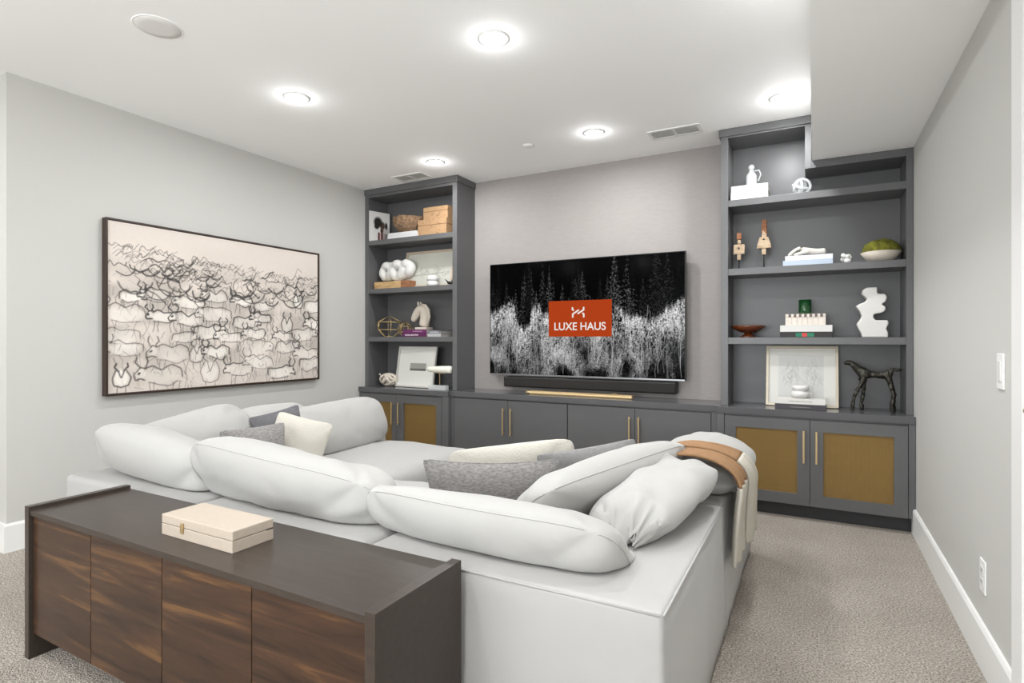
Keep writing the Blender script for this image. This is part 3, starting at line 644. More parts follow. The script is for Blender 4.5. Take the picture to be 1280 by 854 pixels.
RESTS = [(SX0, SX1, SY0, SY0 + AR, SZ), (SX0, SX0 + AR, SY0, SY1, SZ), (SX1 - AR, SX1, SY0, SY1, SZ), (SX0 + AR, SX1 - AR, SY0 + AR, 2.46, .43), (SX0 + AR, -2.10, 2.4, SY1 - .04, .43), (-1.36, SX1 - AR, 2.4, SY1 - .04, .43)]
PILLOWS = []
def pillow(name, label, cat, m, c, xd, yd, w, h, t, group=None, seed=0, p=4.5, k=2.4, ku=6, e=.5, wr=.008, gather=.0, bend=0, curl=0, n=(56, 40), seam=None, pinch=0, sag=0, taper=0):
    """soft cushion: c centre, xd / yd directions of its width and height, t its fullest thickness"""
    xd = Vector(xd).normalized(); yd = Vector(yd); yd = (yd - xd * yd.dot(xd)).normalized(); zd = xd.cross(yd); c = Vector(c)
    def place(u, v, s):
        au, av = abs(u), abs(v); mx = max(au, av, 1e-6); q = mx / ((au ** p + av ** p) ** (1 / p)) if mx > 1e-5 else 1
        x, y = u * q * (1 - pinch * (1 - v * v)), v * q * (1 - pinch * (1 - u * u))
        pf = max(0, (1 - au ** ku) * (1 - av ** k)) ** e
        y *= 1 - taper * x
        X, Y = x * w / 2, y * h / 2
        nn = noise.noise(Vector((X * 5 + seed * 3.7, Y * 5, s * 2 + seed))) + .45 * noise.noise(Vector((X * 13, Y * 13 + seed, s * 5)))
        Z = s * (t / 2) * pf * (1 + .12 * noise.noise(Vector((X * 2.2 + seed, Y * 2.2, s)))) + wr * (nn - 1.1 * max(0, 1 - 5 * abs(noise.noise(Vector((X * 3.3 + seed, Y * 4.1, s * 3 + seed * 2))))) ** 2) * pf ** .5
        if gather:                                    # creases running in from the pinched ends
            g = max(0, au - .55) / .45; Z += gather * g * math.sin(v * 9 + seed + 2.5 * noise.noise(Vector((u * 2, v * 2, seed)))) * pf ** .6
        Z += bend * (x * x) + curl * (y * y) + sag * y * x
        return c + xd * X + yd * Y + zd * Z
    N, Mm = n; us = [math.sin(math.pi / 2 * (-1 + 2 * i / N)) for i in range(N + 1)]; vs_ = [math.sin(math.pi / 2 * (-1 + 2 * j / Mm)) for j in range(Mm + 1)]
    mb = MB(); idx = {}
    P = []; F = []
    for s in (1, -1):
        for i, u in enumerate(us):
            for j, v in enumerate(vs_):
                edge = i in (0, N) or j in (0, Mm)
                if edge and s == -1: idx[(s, i, j)] = idx[(1, i, j)]; continue
                idx[(s, i, j)] = len(P); P.append(place(u, v, s))
        for i in range(N):
            for j in range(Mm):
                q = (idx[(s, i, j)], idx[(s, i + 1, j)], idx[(s, i + 1, j + 1)], idx[(s, i, j + 1)]); F.append(q if s == 1 else q[::-1])
    def settle(v):
        for x0, x1, y0, y1, zt in RESTS:
            if x0 - .001 < v.x < x1 + .001 and y0 - .001 < v.y < y1 + .001 and v.z < zt + .006: v.z = zt + .006
        return v
    P = [settle(v) for v in P]
    mb.add(P, F, True); lo = min(v.z for v in P)
    org = (c.x, c.y, lo)
    o = obj(name, mb, m, origin=org, fix=False); tag(o, label, cat, group)
    sm_ = o.modifiers.new('soften', 'SMOOTH'); sm_.factor = .5; sm_.iterations = 5; bake(o)
    for tree in PILLOWS:                              # soft contact: give way to the cushions already lying there
        for v in o.data.vertices:
            q = v.co + o.location; loc, nr, _, dist = tree.find_nearest(q, .16)
            if loc is not None and (q - loc).dot(nr) < 0: v.co = loc + nr * .0015 - o.location
    if PILLOWS:
        sm_ = o.modifiers.new('soften', 'SMOOTH'); sm_.factor = .5; sm_.iterations = 6; bake(o)
    for v in o.data.vertices: v.co = settle(v.co + o.location) - o.location
    PILLOWS.append(BVHTree.FromPolygons([v.co + o.location for v in o.data.vertices], [tuple(q.vertices) for q in o.data.polygons]))
    if seam:
        ring = [place(math.copysign(1, math.cos(a)) * min(1, abs(math.cos(a)) * 1.35), math.copysign(1, math.sin(a)) * min(1, abs(math.sin(a)) * 1.35), 1) for a in np.linspace(0, 2 * math.pi, 120, endpoint=False)]
        free = [(settle(v.copy()) - v).length < 1e-6 for v in ring]; n_ = len(ring)
        k0 = max(range(n_), key=lambda i: (not free[i - 1]) * next((j for j in range(n_) if not free[(i + j) % n_]), n_)) if not all(free) else 0
        run = next((j for j in range(n_) if not free[(k0 + j) % n_]), n_); ring = [ring[(k0 + j) % n_] for j in range(run)]
        q = obj('seam', MB().tube(ring, .0022, 6), seam, o, origin=org, fix=False); q.location = (0, 0, 0)
    return o
G = 'loose white back cushions of the sofa'
def back(label, *a, **k): return pillow('back_cushion', label, 'cushion', CUSH, *a, group=G, **k)
def throwp(label, m, *a, **k):
    k.setdefault('p', 14); k.setdefault('k', 2); k.setdefault('ku', 2); k.setdefault('e', .62); k.setdefault('pinch', .06)
    return pillow('throw_pillow', label, 'pillow', m, *a, **k)
back('plump white cushion slumped over the sofa back, above the cream box', (-1.865, 1.60, .568), (1, -.02, -.03), (0, -.36, .34), 1.08, .50, .27, seed=1, gather=.014, seam=CUSH, bend=-.01, taper=.12)
back('long white cushion slumped over the sofa back, beside the sideboard corner', (-.935, 1.575, .545), (1, .0, -.010), (0, -.36, .33), .93, .41, .205, seed=2, wr=.007, gather=.008, seam=CUSH, bend=-.015)
back('white cushion bulging over the sofa corner nearest the left wall', (-2.73, 1.62, .575), (1, -.03, -.07), (-.05, -.42, .30), .92, .50, .27, seed=3, gather=.02, taper=.15)
back('white cushion leaning on the left sofa arm, behind the corner cushion', (-3.05, 1.89, .568), (.05, 1, .10), (-.4, 0, .8), .74, .46, .20, seed=4, wr=.014, gather=.02, taper=-.12)
back('white cushion on the left sofa arm behind the small grey pillows', (-3.05, 2.45, .570), (.04, 1, 0), (-.4, 0, .8), .58, .44, .22, seed=5, wr=.012)
back('big white cushion at the far end of the left sofa arm', (-2.94, 2.87, .568), (.08, 1, .10), (-.3, 0, .85), .84, .40, .24, seed=6, ku=4, taper=.10)
back('white cushion propped across the inner right sofa corner', (-.735, 2.13, .625), (.36, .77, .085), (.6, -.28, .55), .86, .32, .20, seed=7, gather=.006, seam=CUSH, ku=4)
back('crumpled white cushion flopped over the right sofa arm', (-.512, 2.06, .618), (.11, .6, .085), (.3, -.05, .06), .62, .33, .165, seed=8, wr=.017, gather=.016, ku=4)
back('white cushion under the tan throw at the end of the right sofa arm', (-.465, 2.85, .605), (.02, 1, .02), (.5, 0, -.06), .80, .42, .19, seed=9, wr=.010, gather=.006, ku=5)
throwp('heathered grey throw pillow standing behind the long cushion', GREYF, (-1.145, 1.94, .54), (.879, .4765, 0), (.06, -.2, .85), .55, .38, .13, seed=11, seam=GREYF, pinch=.11, p=30)
throwp('fluffy cream pillow behind the heathered grey pillow', CREAM, (-1.24, 2.31, .545), (.879, .4765, .11), (.0, -.25, .9), .60, .35, .15, seed=12, p=8, e=.55, wr=.012, pinch=.02)
throwp('plain grey pillow tucked between the cream pillow and the corner cushion', GREYP, (-.89, 2.39, .555), (.879, .4765, .17), (.0, -.25, .9), .46, .35, .12, seed=13)
throwp('cream boucle pillow on the left arm in front of the grey pillows', CREAM, (-2.73, 2.33, .565), (.75, .62, -.28), (-.15, .2, .85), .34, .34, .13, seed=14, p=10, e=.6, wr=.006, pinch=.05)
throwp('dark grey pillow peeking out behind the cream boucle pillow', DGREYF, (-2.86, 2.30, .63), (.7, .65, .25), (-.2, .1, .85), .30, .28, .10, seed=15, pinch=.07)
throwp('soft mid grey pillow lowest beside the cream boucle pillow', GREYF, (-2.77, 2.06, .56), (.78, .6, .12), (-.2, .1, .85), .36, .30, .12, seed=16)

# tan throw with cream ends over the right arm
t = thing('throw_blanket', 'tan knitted throw with cream ends draped over the right sofa arm', 'blanket', (-.40, 2.78, .2))
def drape(ya, yb, path, thick, split, tilt, seed):
    """two-tone strip: path of (x, z) over the cushion, ya..yb its width along the arm"""
    path = [Vector((a, 0, b)) for a, b in path]; L_ = [0]
    for a, b in zip(path[:-1], path[1:]): L_.append(L_[-1] + (b - a).length)
    ns, nw = 60, 16; tot = L_[-1]; top = {}
    def pt(s):
        d = s * tot; i = max(j for j in range(len(path)) if L_[j] <= d + 1e-9); i = min(i, len(path) - 2)
        f = (d - L_[i]) / (L_[i + 1] - L_[i]); P0, P1 = path[max(i - 1, 0)], path[i]; P2, P3 = path[i + 1], path[min(i + 2, len(path) - 1)]
        return .5 * ((2 * P1) + (P2 - P0) * f + (2 * P0 - 5 * P1 + 4 * P2 - P3) * f * f + (3 * P1 - P0 - 3 * P2 + P3) * f ** 3)
    G_ = []
    for i in range(ns + 1):
        s = i / ns; q = pt(s); q2 = pt(min(1, s + .01)); q1 = pt(max(0, s - .01)); tg = (q2 - q1).normalized(); nr = Vector((-tg.z, 0, tg.x))
        if nr.z < -.2 or (abs(nr.z) <= .2 and nr.x < 0): nr = -nr
        row = []
        for j in range(nw + 1):
            v = j / nw; ww = .008 * math.sin(v * 13 + seed + s * 3) * (.3 + s); a_, b_ = ya[0] + (ya[1] - ya[0]) * max(0, s - .35) / .65, yb[0] + (yb[1] - yb[0]) * max(0, s - .35) / .65; row.append(Vector((q.x, a_ + (b_ - a_) * v, q.z)) + nr * (thick / 2 + ww + .004))
        G_.append((row, nr))
    cut = int(ns * split)
    for nm, i0, i1, m in (('throw_body', 0, cut, TANF), ('cream_end', cut, ns, CREAMK)):
        mb = MB(); W = nw + 1; rows = G_[i0:i1 + 1]; n = len(rows)
        vs = [p for r, _ in rows for p in r] + [p - nr * thick for r, nr in rows for p in r]; fs = []
        for i in range(n - 1):
            for j in range(nw):
                a = i * W + j; fs += [(a, a + 1, a + W + 1, a + W), tuple(x + n * W for x in (a + W, a + W + 1, a + 1, a))]
        rim = [j for j in range(W)] + [i * W + nw for i in range(1, n)] + [(n - 1) * W + j for j in range(nw - 1, -1, -1)] + [i * W for i in range(n - 2, 0, -1)]
        for a, b in zip(rim, rim[1:] + rim[:1]): fs.append((b, a, a + n * W, b + n * W))
        mb.add(vs, fs, True); obj(nm, mb, m, t, world=True)
drape((2.34, 2.38), (2.46, 2.66), [(-.68, 0.620), (-.60, 0.680), (-.49, 0.718), (-.38, 0.712), (-.295, 0.670), (-.262, .61), (-.270, .52), (-.278, .42), (-.280, .35), (-.282, .28)], .012, .60, .0, 0)
drape((2.47, 2.64), (2.58, 2.97), [(-.68, 0.635), (-.60, 0.695), (-.49, 0.732), (-.38, 0.726), (-.275, 0.680), (-.238, .61), (-.242, .52), (-.250, .42), (-.255, .30)], .012, .52, .12, 2)

# ================================================================ SHELF DECOR
def place_on(px, y, z): return Vector((at_y(px, 400, y).x, y, z))
def book(label, w, dp, h, col, loc, rz=0, group=None, band=None, name='book', marks=None):
    t = thing(name, label, 'book', loc, rz, group); c = book_mat(col); th = min(.003, h * .18)
    obj('cover', MB().box(-w / 2, w / 2, -dp / 2, dp / 2, 0, th).box(-w / 2, w / 2, -dp / 2, dp / 2, h - th, h).box(-w / 2, w / 2, -dp / 2, -dp / 2 + th, th, h - th), c, t, bevel=.0008)
    obj('pages', MB().box(-w / 2 + .003, w / 2 - .003, -dp / 2 + th, dp / 2 - .004, th, h - th), PAGES, t)
    if band:
        for i, (x0, x1, bc) in enumerate(band): obj('spine_band', MB().box(x0, x1, -dp / 2 - .0008, -dp / 2 - .0001, h * .12, h * .8), book_mat(bc), t)
    if marks:                                           # illegible printed line on the spine
        x0, x1, mc, z0, z1 = marks; m = MB(); x = x0
        while x < x1:
            wd = random.uniform(.004, .009); m.box(x, min(x + wd, x1), -dp / 2 - .0007, -dp / 2 - .0001, z0, z1 - random.uniform(0, .3) * (z1 - z0)); x += wd + random.uniform(.002, .004)
        q = obj('spine_print', m, book_mat(mc), t); q['kind'] = 'stuff'
    return t
def framed(label, w, h, loc, lean, fcol, img, fw=.014, rz=0, matw=.0, fm=None):
    """picture leaning back on a shelf; loc is its bottom edge centre"""
    t = thing('framed_picture', label, 'picture', loc, rz); t.rotation_euler = (-lean, 0, rz)
    fm = fm or mat('picture frame', fcol, .35, .3)
    obj('frame', MB().box(-w / 2, -w / 2 + fw, -.022, 0, 0, h).box(w / 2 - fw, w / 2, -.022, 0, 0, h).box(-w / 2 + fw, w / 2 - fw, -.022, 0, h - fw, h).box(-w / 2 + fw, w / 2 - fw, -.022, 0, 0, fw), fm, t, bevel=.001)
    obj('backing', MB().box(-w / 2 + fw, w / 2 - fw, -.006, -.0005, fw, h - fw), BLACK, t)
    painted('print', img, -w / 2 + fw, w / 2 - fw, fw, h - fw, -.0075, attr_mat('printed paper', .3), t)
    return t
# ---- left bookcase, top shelf
zs = 2.185
t = thing('portrait_book', 'white hardback standing on edge with a dark profile portrait on its cover', 'book', (-3.915, 4.365, zs), math.radians(73))
obj('boards', MB().box(-.118, .118, -.013, -.010, 0, .31).box(-.118, .118, .010, .013, 0, .31).box(-.121, -.118, -.013, .013, 0, .31), book_mat((236, 234, 230)), t)
obj('pages', MB().box(-.118, .114, -.010, .010, .003, .307), PAGES, t)
im = np.ones((84, 64, 3)) * np.array(lin((206, 204, 200))[:3]); K = (.012, .010, .009); SK = lin((78, 58, 48))[:3]
blob(im, 40, 36, 10, 13, 1, SK); blob(im, 26, 28, 16, 17, 1, K); blob(im, 22, 40, 9, 9, 1, K); blob(im, 52, 36, 5, 12, 1, K); blob(im, 38, 50, 6, 9, 1, SK)
im[58:84, 26:56] = lin((196, 176, 170))[:3]
for x in (27, 36): im[56:84, x:x + 5] = lin((84, 22, 30))[:3]
im[58:84, 48:56] = lin((150, 150, 146))[:3]
painted('cover_print', im, -.117, .117, .001, .309, -.0135, attr_mat('book jacket', .4), t)
for i, (zz, hh, ww) in enumerate(((0, .031, .37), (.032, .027, .355))):
    book('white flat book at the %s of the pair under the fibre bowl' % ('bottom', 'top')[i], ww, .24, hh, (232, 232, 234), (-3.53, 4.385, zs + zz), 0, None)
def rough(r, h, a): return r * (1 + .05 * math.sin(9 * a + h * 60) + .05 * noise.noise(Vector((math.cos(a) * 3, math.sin(a) * 3, h * 30)))), h + .008 * noise.noise(Vector((math.cos(a) * 2.5, math.sin(a) * 2.5, 7)))
t = thing('fibre_bowl', 'shaggy brown fibre bowl on two white books', 'bowl', (-3.525, 4.385, zs + .0595))
obj('shell', MB().lathe([(0, 0), (.07, .0), (.12, .03), (.158, .08), (.172, .125), (.166, .15), (.15, .155), (.145, .13), (.12, .07), (.07, .03), (0, .025)], n=44, fn=rough), FIBRE, t)
m = MB()
for i in range(420):
    a = random.uniform(0, 6.283); h_ = random.uniform(.02, .155); r = np.interp(h_, [0, .03, .08, .125, .155], [.07, .12, .158, .172, .165]); q = Vector((r * math.cos(a), r * math.sin(a), h_)); o_ = Vector((math.cos(a + random.uniform(-.6, .6)), math.sin(a + random.uniform(-.6, .6)), random.uniform(-.5, .8))) * random.uniform(.008, .022)
    m.add([q, q + Vector((0, 0, .003)), q + o_], [(0, 1, 2)])
o = obj('fibres', m, FIBRE, t, fix=False); o['kind'] = 'stuff'
def lidded(label, w, dp, h, loc):
    t = thing('burl_box', label, 'box', loc); obj('base', MB().box(-w / 2, w / 2, -dp / 2, dp / 2, 0, h * .62), BURL, t, bevel=.002); obj('lid', MB().box(-w / 2, w / 2, -dp / 2, dp / 2, h * .635, h), BURL, t, bevel=.003)
lidded('larger tan burl wood box, lower of the stacked pair', .335, .21, .157, (-3.188, 4.39, zs)); lidded('smaller tan burl wood box stacked on the larger one', .285, .17, .118, (-3.163, 4.39, zs + .1572))
# ---- left bookcase, second shelf
zs = 1.70
t = thing('bone_sculpture', 'white bone-like sculpture with holes on a wooden block', 'sculpture', (-3.697, 4.385, zs + .074))
m = MB()
for cx, cz, R, r in ((-.125, .100, .055, .043), (.02, .10, .062, .05), (.135, .115, .045, .052)):
    m.tube([(cx + R * math.cos(q), .01 * math.sin(3 * q), cz + R * 1.05 * math.sin(q)) for q in np.linspace(0, 6.283, 26, endpoint=False)], r, 10, closed=True)
for c_, r in (((-.16, 0, .05), (.045, .04, .05)), ((.16, 0, .15), (.05, .05, .045)), ((.10, 0, .055), (.06, .045, .045)), ((-.06, 0, .165), (.06, .04, .03)), ((-.08, 0, .045), (.03, .03, .045)), ((.17, 0, .08), (.045, .04, .05))): m.ball(c_, r)
o = obj('body', m, PLASTER, t); remesh(o, .007, 6)
lo = min(v.co.z for v in o.data.vertices)
for v in o.data.vertices: v.co.z -= lo
t = thing('wooden_block', 'rectangular weathered wood block under the bone sculpture', 'block', (-3.698, 4.37, zs))
obj('beam', MB().box(-.226, .226, -.07, .07, 0, .0735), OAK, t, bevel=.003); obj('end_cap', MB().box(.12, .2265, -.0706, .0706, -.0, .0738), REDWOOD, t)
Hh, W = 60, 96; im = np.ones((Hh, W, 3)) * np.array(lin((196, 196, 186))[:3]); im *= (1 - .10 * nz(Hh, W, 10, 8))[..., None]
for i in range(60):
    x = RNG.uniform(12, 88); y = 38 + RNG.normal() * 4; stroke(im, [(x, y), (x + RNG.normal() * 6, y - abs(RNG.normal()) * 6)], .9, RNG.uniform(.2, .6), lin((90, 90, 86))[:3])
stroke(im, [(14, 40), (40, 39), (66, 38), (88, 36)], 1.4, .5, lin((80, 82, 78))[:3])
framed('pale landscape sketch in a light wood frame, behind the lidded jar', .60, .375, (-3.33, 4.40, zs + .0005), .20, (196, 180, 160), im, fw=.022)
t = thing('lidded_jar', 'small round white ceramic jar with a flat lid', 'jar', (-3.206, 4.325, zs))
obj('body', MB().lathe([(0, 0), (.045, 0), (.058, .012), (.06, .03), (.052, .05), (.046, .053), (0, .053)]), WHITE, t); obj('lid', MB().lathe([(0, .0535), (.05, .0535), (.06, .065), (.06, .09), (.05, .102), (0, .104)]), WHITE, t)
t = thing('bird_figurine', 'tiny black bird figurine at the end of a shelf', 'figurine', (-2.99, 4.30, zs), math.radians(10))
obj('body', MB().ball((0, 0, .024), (.03, .014, .015)).ball((.026, 0, .038), (.011, .010, .010)).tube([(.034, 0, .038), (.048, 0, .036)], [.004, .001], 6).tube([(-.02, 0, .03), (-.05, 0, .06)], [.009, .003], 6), BLACK, t)
for yy in (-.006, .006): obj('leg', MB().tube([(0, yy, .014), (.002, yy, .0)], .0018, 5), BLACK, t)
# ---- left bookcase, third shelf
zs = 1.22
def terrarium(label, R, h, loc, rz):
    t = thing('geometric_terrarium', label, 'ornament', loc, rz); n = 6; r0 = .005
    a = [2 * math.pi * i / n for i in range(n)]; B = [(R * .42 * math.cos(q), R * .42 * math.sin(q), r0) for q in a]; Lr = [(R * math.cos(q), R * math.sin(q), h * .34) for q in a]; U = [(R * math.cos(q), R * math.sin(q), h * .70) for q in a]; T = (0, 0, h)
    m = MB(); e = lambda p, q: m.tube([p, q], .0029, 6)
    for i in range(n): j = (i + 1) % n; e(B[i], B[j]); e(Lr[i], Lr[j]); e(U[i], U[j]); e(B[i], Lr[i]); e(Lr[i], U[i]); e(U[i], T)
    obj('frame', m, GOLD, t, fix=False)
terrarium('larger gold wire geometric terrarium beside the purple books', .128, .215, (-3.785, 4.375, zs), .3); terrarium('smaller gold wire geometric terrarium behind the purple books', .072, .15, (-3.615, 4.42, zs), .5)
book('purple book lying below the other purple book', .30, .22, .037, (96, 34, 84), (-3.394, 4.385, zs), 0, None, marks=(-.11, .05, (226, 210, 224), .011, .027)); book('purple book directly under the stone horse head', .285, .21, .033, (106, 38, 92), (-3.390, 4.385, zs + .0375), 0, None, marks=(-.02, .09, (196, 160, 190), .012, .02))
book('pale grey book at the bottom beside the purple books', .155, .2, .030, (196, 196, 198), (-3.160, 4.385, zs)); book('dark striped book on the pale grey book', .15, .2, .028, (122, 124, 130), (-3.162, 4.385, zs + .0305), marks=(-.05, .05, (220, 220, 220), .008, .02))
t = thing('horse_head', 'cream stone horse head bust standing on purple books', 'sculpture', (-3.395, 4.385, zs + .071))
obj('plinth', MB().box(-.035, .105, -.05, .05, 0, .022), STONE, t, bevel=.002)
V = [(.035, 0, .02), (.045, 0, .07), (.055, 0, .13), (.04, 0, .19), (-.005, 0, .205), (-.05, 0, .16), (-.085, 0, .105), (-.10, 0, .08)]
hh = skin('head', V, [(i, i + 1) for i in range(7)], [(.052, .06), (.048, .055), (.05, .058), (.046, .056), (.044, .056), (.040, .050), (.032, .036), (.024, .026)], STONE, t, 2)
for yy in (-.02, .02): obj('ear', MB().tube([(-.012, yy, .235), (-.018, yy * 1.1, .262), (-.024, yy * 1.1, .278)], [.012, .010, .001], 8), STONE, t)
obj('mane', MB().tube([(.005, 0, .248), (.055, 0, .235), (.092, 0, .19), (.102, 0, .13), (.092, 0, .07)], [.010, .014, .016, .014, .010], 8), STONE, t)
# ---- left counter
zs = ZT
im = np.ones((70, 80, 3)) * np.array(lin((214, 213, 207))[:3]); im[2:4, :] *= .8; im[28:42, 26:62] = lin((150, 148, 142))[:3]; im[38:42, 26:62] = lin((96, 94, 90))[:3]
framed('white matted small print in a thin silver frame on the left counter', .485, .40, (-3.43, 4.33, zs + .0008), .16, (205, 203, 198), im, fw=.016, rz=-.06)
t = thing('knot_sculpture', 'cream knotted rope-like ball with a stem on the left counter', 'sculpture', (-3.752, 4.33, zs))
m = MB(); R3 = random.Random(5)
for k in range(7):
    ax = Vector((R3.uniform(-1, 1), R3.uniform(-1, 1), R3.uniform(-.6, .6))).normalized(); x_ = ax.orthogonal().normalized(); y_ = ax.cross(x_)
    m.tube([((x_ * math.cos(q) + y_ * math.sin(q)).x * .092, (x_ * math.cos(q) + y_ * math.sin(q)).y * .075, (x_ * math.cos(q) + y_ * math.sin(q)).z * .055 + .069) for q in np.linspace(0, 6.283, 30, endpoint=False)], .013, 8, closed=True)
m.ball((0, 0, .069), (.075, .06, .043))
o = obj('knot', m, STONE, t); lo = min(v.co.z for v in o.data.vertices)
for v in o.data.vertices: v.co.z -= lo
obj('stem', MB().tube([(-.075, 0, .075), (-.105, 0, .10), (-.122, 0, .12), (-.14, 0, .112)], [.008, .006, .008, .003], 7), STONE, t)
t = thing('selenite_rod', 'white crystal rod held level on a small clear stand', 'ornament', (-3.085, 4.235, zs))
obj('rod', MB().lathe([(0, -.135), (.018, -.132), (.026, -.11), (.030, -.04), (.034, .03), (.036, .11), (.033, .135), (0, .138)], c=(.02, 0, .19), n=9, axis='x'), mat('selenite', (226, 224, 212), .25, bump=.6, bscale=30, bdist=.006, stretch=(1, 8, 8)), t)
obj('cradle', MB().tube([(-.03, .0, .161), (.035, 0, .155), (.10, 0, .16)], .005, 7), BRASS, t); obj('post', MB().box(.022, .028, -.003, .003, .044, .156), BRASS, t)
obj('acrylic_base', MB().box(-.085, .105, -.03, .03, 0, .044), CLEAR, t, bevel=.002)
# ---- right bookcase, top shelf
zs = 2.19
book('white slipcase book below the glass bottle', .244, .2, .058, (236, 235, 230), (-.401, 4.36, zs)); book('thin white book on the slipcase, under the glass bottle', .24, .2, .042, (240, 239, 234), (-.40, 4.36, zs + .0585))
t = thing('glass_bottle', 'clear glass bottle with a ball stopper on white books', 'bottle', (-.395, 4.36, zs + .1007))
obj('body', MB().lathe([(0, 0), (.036, 0), (.038, .01), (.037, .085), (.026, .105), (.018, .112), (.018, .125), (.015, .125), (.015, .112), (.03, .085), (.031, .012), (0, .01)]), CLEAR, t); obj('stopper', MB().ball((0, 0, .147), .022), CLEAR, t)
obj('handle', MB().tube([(.02, 0, .12), (.05, 0, .122), (.062, 0, .09), (.045, 0, .045)], .005, 7), CLEAR, t)
t = thing('glass_knot', 'clear glass knot of looping rings on the top right shelf', 'ornament', (-.08, 4.33, zs))
for k, (ax, sh) in enumerate((((1, .2, .1), 0), ((.1, 1, .3), .01), ((.4, -.3, 1), 0), ((-.7, .5, .4), -.005))):
    ax = Vector(ax).normalized(); x_ = ax.orthogonal().normalized(); y_ = ax.cross(x_); obj('ring', MB().tube([Vector((sh, 0, .06)) + (x_ * math.cos(q) + y_ * math.sin(q)) * .05 for q in np.linspace(0, 6.283, 26, endpoint=False)], .0095, 8, closed=True), CLEAR, t)
# ---- right bookcase, second shelf
zs = 1.70
def figure(label, loc, big):
    t = thing('wooden_figure', label, 'figurine', loc); k = 1
    obj('base', MB().box(-.02, .02, -.02, .02, 0, .006), BLACK, t); zr = .075 if not big else .105; obj('rod', MB().tube([(0, 0, .005), (0, 0, zr + .02)], .0035, 6), BLACK, t)
    if big:
        obj('tail', MB().box(-.014, .014, -.012, .012, zr, zr + .05), PALEWOOD, t, bevel=.003)
        obj('body', MB().prismy([(-.047, zr + .045), (.047, zr + .045), (.044, zr + .075), (.028, zr + .125), (-.028, zr + .125), (-.042, zr + .075)], -.016, .016), PALEWOOD, t, bevel=.003)
        obj('neck', MB().prismy([(-.014, zr + .12), (.018, zr + .12), (.016, zr + .20), (-.010, zr + .20)], -.013, .013), PALEWOOD, t, bevel=.003)
        obj('head', MB().prismy([(-.018, zr + .15), (-.006, zr + .17), (.02, zr + .14), (.018, zr + .25), (-.014, zr + .25)], -.0135, .0135), REDWOOD, t, bevel=.003); zb = zr + .108
    else:
        obj('tail', MB().box(-.013, .013, -.011, .011, zr, zr + .045), PALEWOOD, t, bevel=.003)
        obj('body', MB().box(-.037, .037, -.014, .014, zr + .042, zr + .112), PALEWOOD, t, bevel=.003)
        obj('neck', MB().ball((0, 0, zr + .13), (.014, .013, .022)), PALEWOOD, t)
        obj('head', MB().box(-.016, .016, -.013, .013, zr + .148, zr + .195), REDWOOD, t, bevel=.004); zb = zr + .084
    obj('heart', MB().lathe([(0, -.002), (.0065, -.002), (.0065, .001), (0, .001)], c=(0, -.0155, zb), n=10, axis='y'), BLACK, t)
figure('short pale driftwood figure with a boxy body on a black rod', (-.478, 4.36, zs), False); figure('tall pale driftwood figure with a tapering body on a black rod', (-.314, 4.38, zs), True)
book('pale blue book at the bottom under the stone hand', .298, .21, .035, (196, 210, 226), (-.037, 4.36, zs)); book('white book between the pale blue book and the stone hand', .285, .2, .032, (234, 236, 240), (-.03, 4.36, zs + .0355))
t = thing('stone_hand', 'grey stone hand sculpture resting palm down on books', 'sculpture', (-.04, 4.36, zs + .0677), 0)
SG = mat('grey stone', (196, 192, 184), .7, bump=.4, bscale=70, bdist=.002)
skin('palm', [(.118, 0, .034), (.06, 0, .033), (.0, 0, .040), (-.045, 0, .052)], [(0, 1), (1, 2), (2, 3)], [(.024, .021), (.022, .020), (.030, .026), (.034, .024)], SG, t, 2)
for k, (yy, ln) in enumerate(((-.032, .9), (-.011, 1.05), (.011, 1.0), (.030, .85))):
    skin('finger', [(-.035, yy, .060), (-.035 - .035 * ln, yy * 1.05, .050), (-.035 - .06 * ln, yy * 1.05, .032), (-.035 - .078 * ln, yy, .012)], [(0, 1), (1, 2), (2, 3)], [.015, .0125, .011, .009], SG, t, 2)
skin('thumb', [(.015, -.030, .034), (-.02, -.050, .026), (-.055, -.053, .017), (-.082, -.046, .0125)], [(0, 1), (1, 2), (2, 3)], [.015, .0135, .0115, .009], SG, t, 2)
t = thing('coral_rock', 'small lumpy white coral rock beside the books', 'rock', (.187, 4.345, zs))
m = MB(); R3 = random.Random(3)
for k in range(15): m.ball((R3.uniform(-.028, .028), R3.uniform(-.022, .022), R3.uniform(.012, .055)), R3.uniform(.011, .019), 10, 7)
o = obj('coral', m, WHITE, t, fix=False); remesh(o, .004, 2); lo = min(v.co.z for v in o.data.vertices)
for v in o.data.vertices: v.co.z -= lo
t = thing('moss_bowl', 'pale stone bowl heaped with green moss', 'bowl', (.39, 4.375, zs))
obj('bowl', MB().lathe([(0, 0), (.05, 0), (.085, .022), (.117, .068), (.112, .07), (.08, .03), (0, .02)], n=32), STONE, t)
m = MB().lathe([(0, .15), (.03, .148), (.06, .14), (.09, .118), (.108, .088), (.108, .066), (.0, .06)][::-1], n=56, fn=lambda r, h, a: (r * (1 + .05 * noise.noise(Vector((math.cos(a) * 5, math.sin(a) * 5, h * 50)))), h + .016 * noise.noise(Vector((r * 60 * math.cos(a), r * 60 * math.sin(a), 3)))))
obj('moss_mound', m, MOSS, t); m = MB()
for i in range(900):
    a = random.uniform(0, 6.283); h_ = random.uniform(.06, .145); r = np.interp(h_, [.06, .088, .118, .14, .15], [.112, .108, .09, .06, .02]) * random.uniform(.8, 1.04); q = Vector((r * math.cos(a), r * math.sin(a), h_)); d_ = Vector((random.uniform(-1, 1), random.uniform(-1, 1), random.uniform(0, 1.2))).normalized() * .009
    m.add([q, q + Vector((.003, .002, 0)), q + d_], [(0, 1, 2)])
o = obj('moss_tufts', m, MOSS, t, fix=False); o['kind'] = 'stuff'
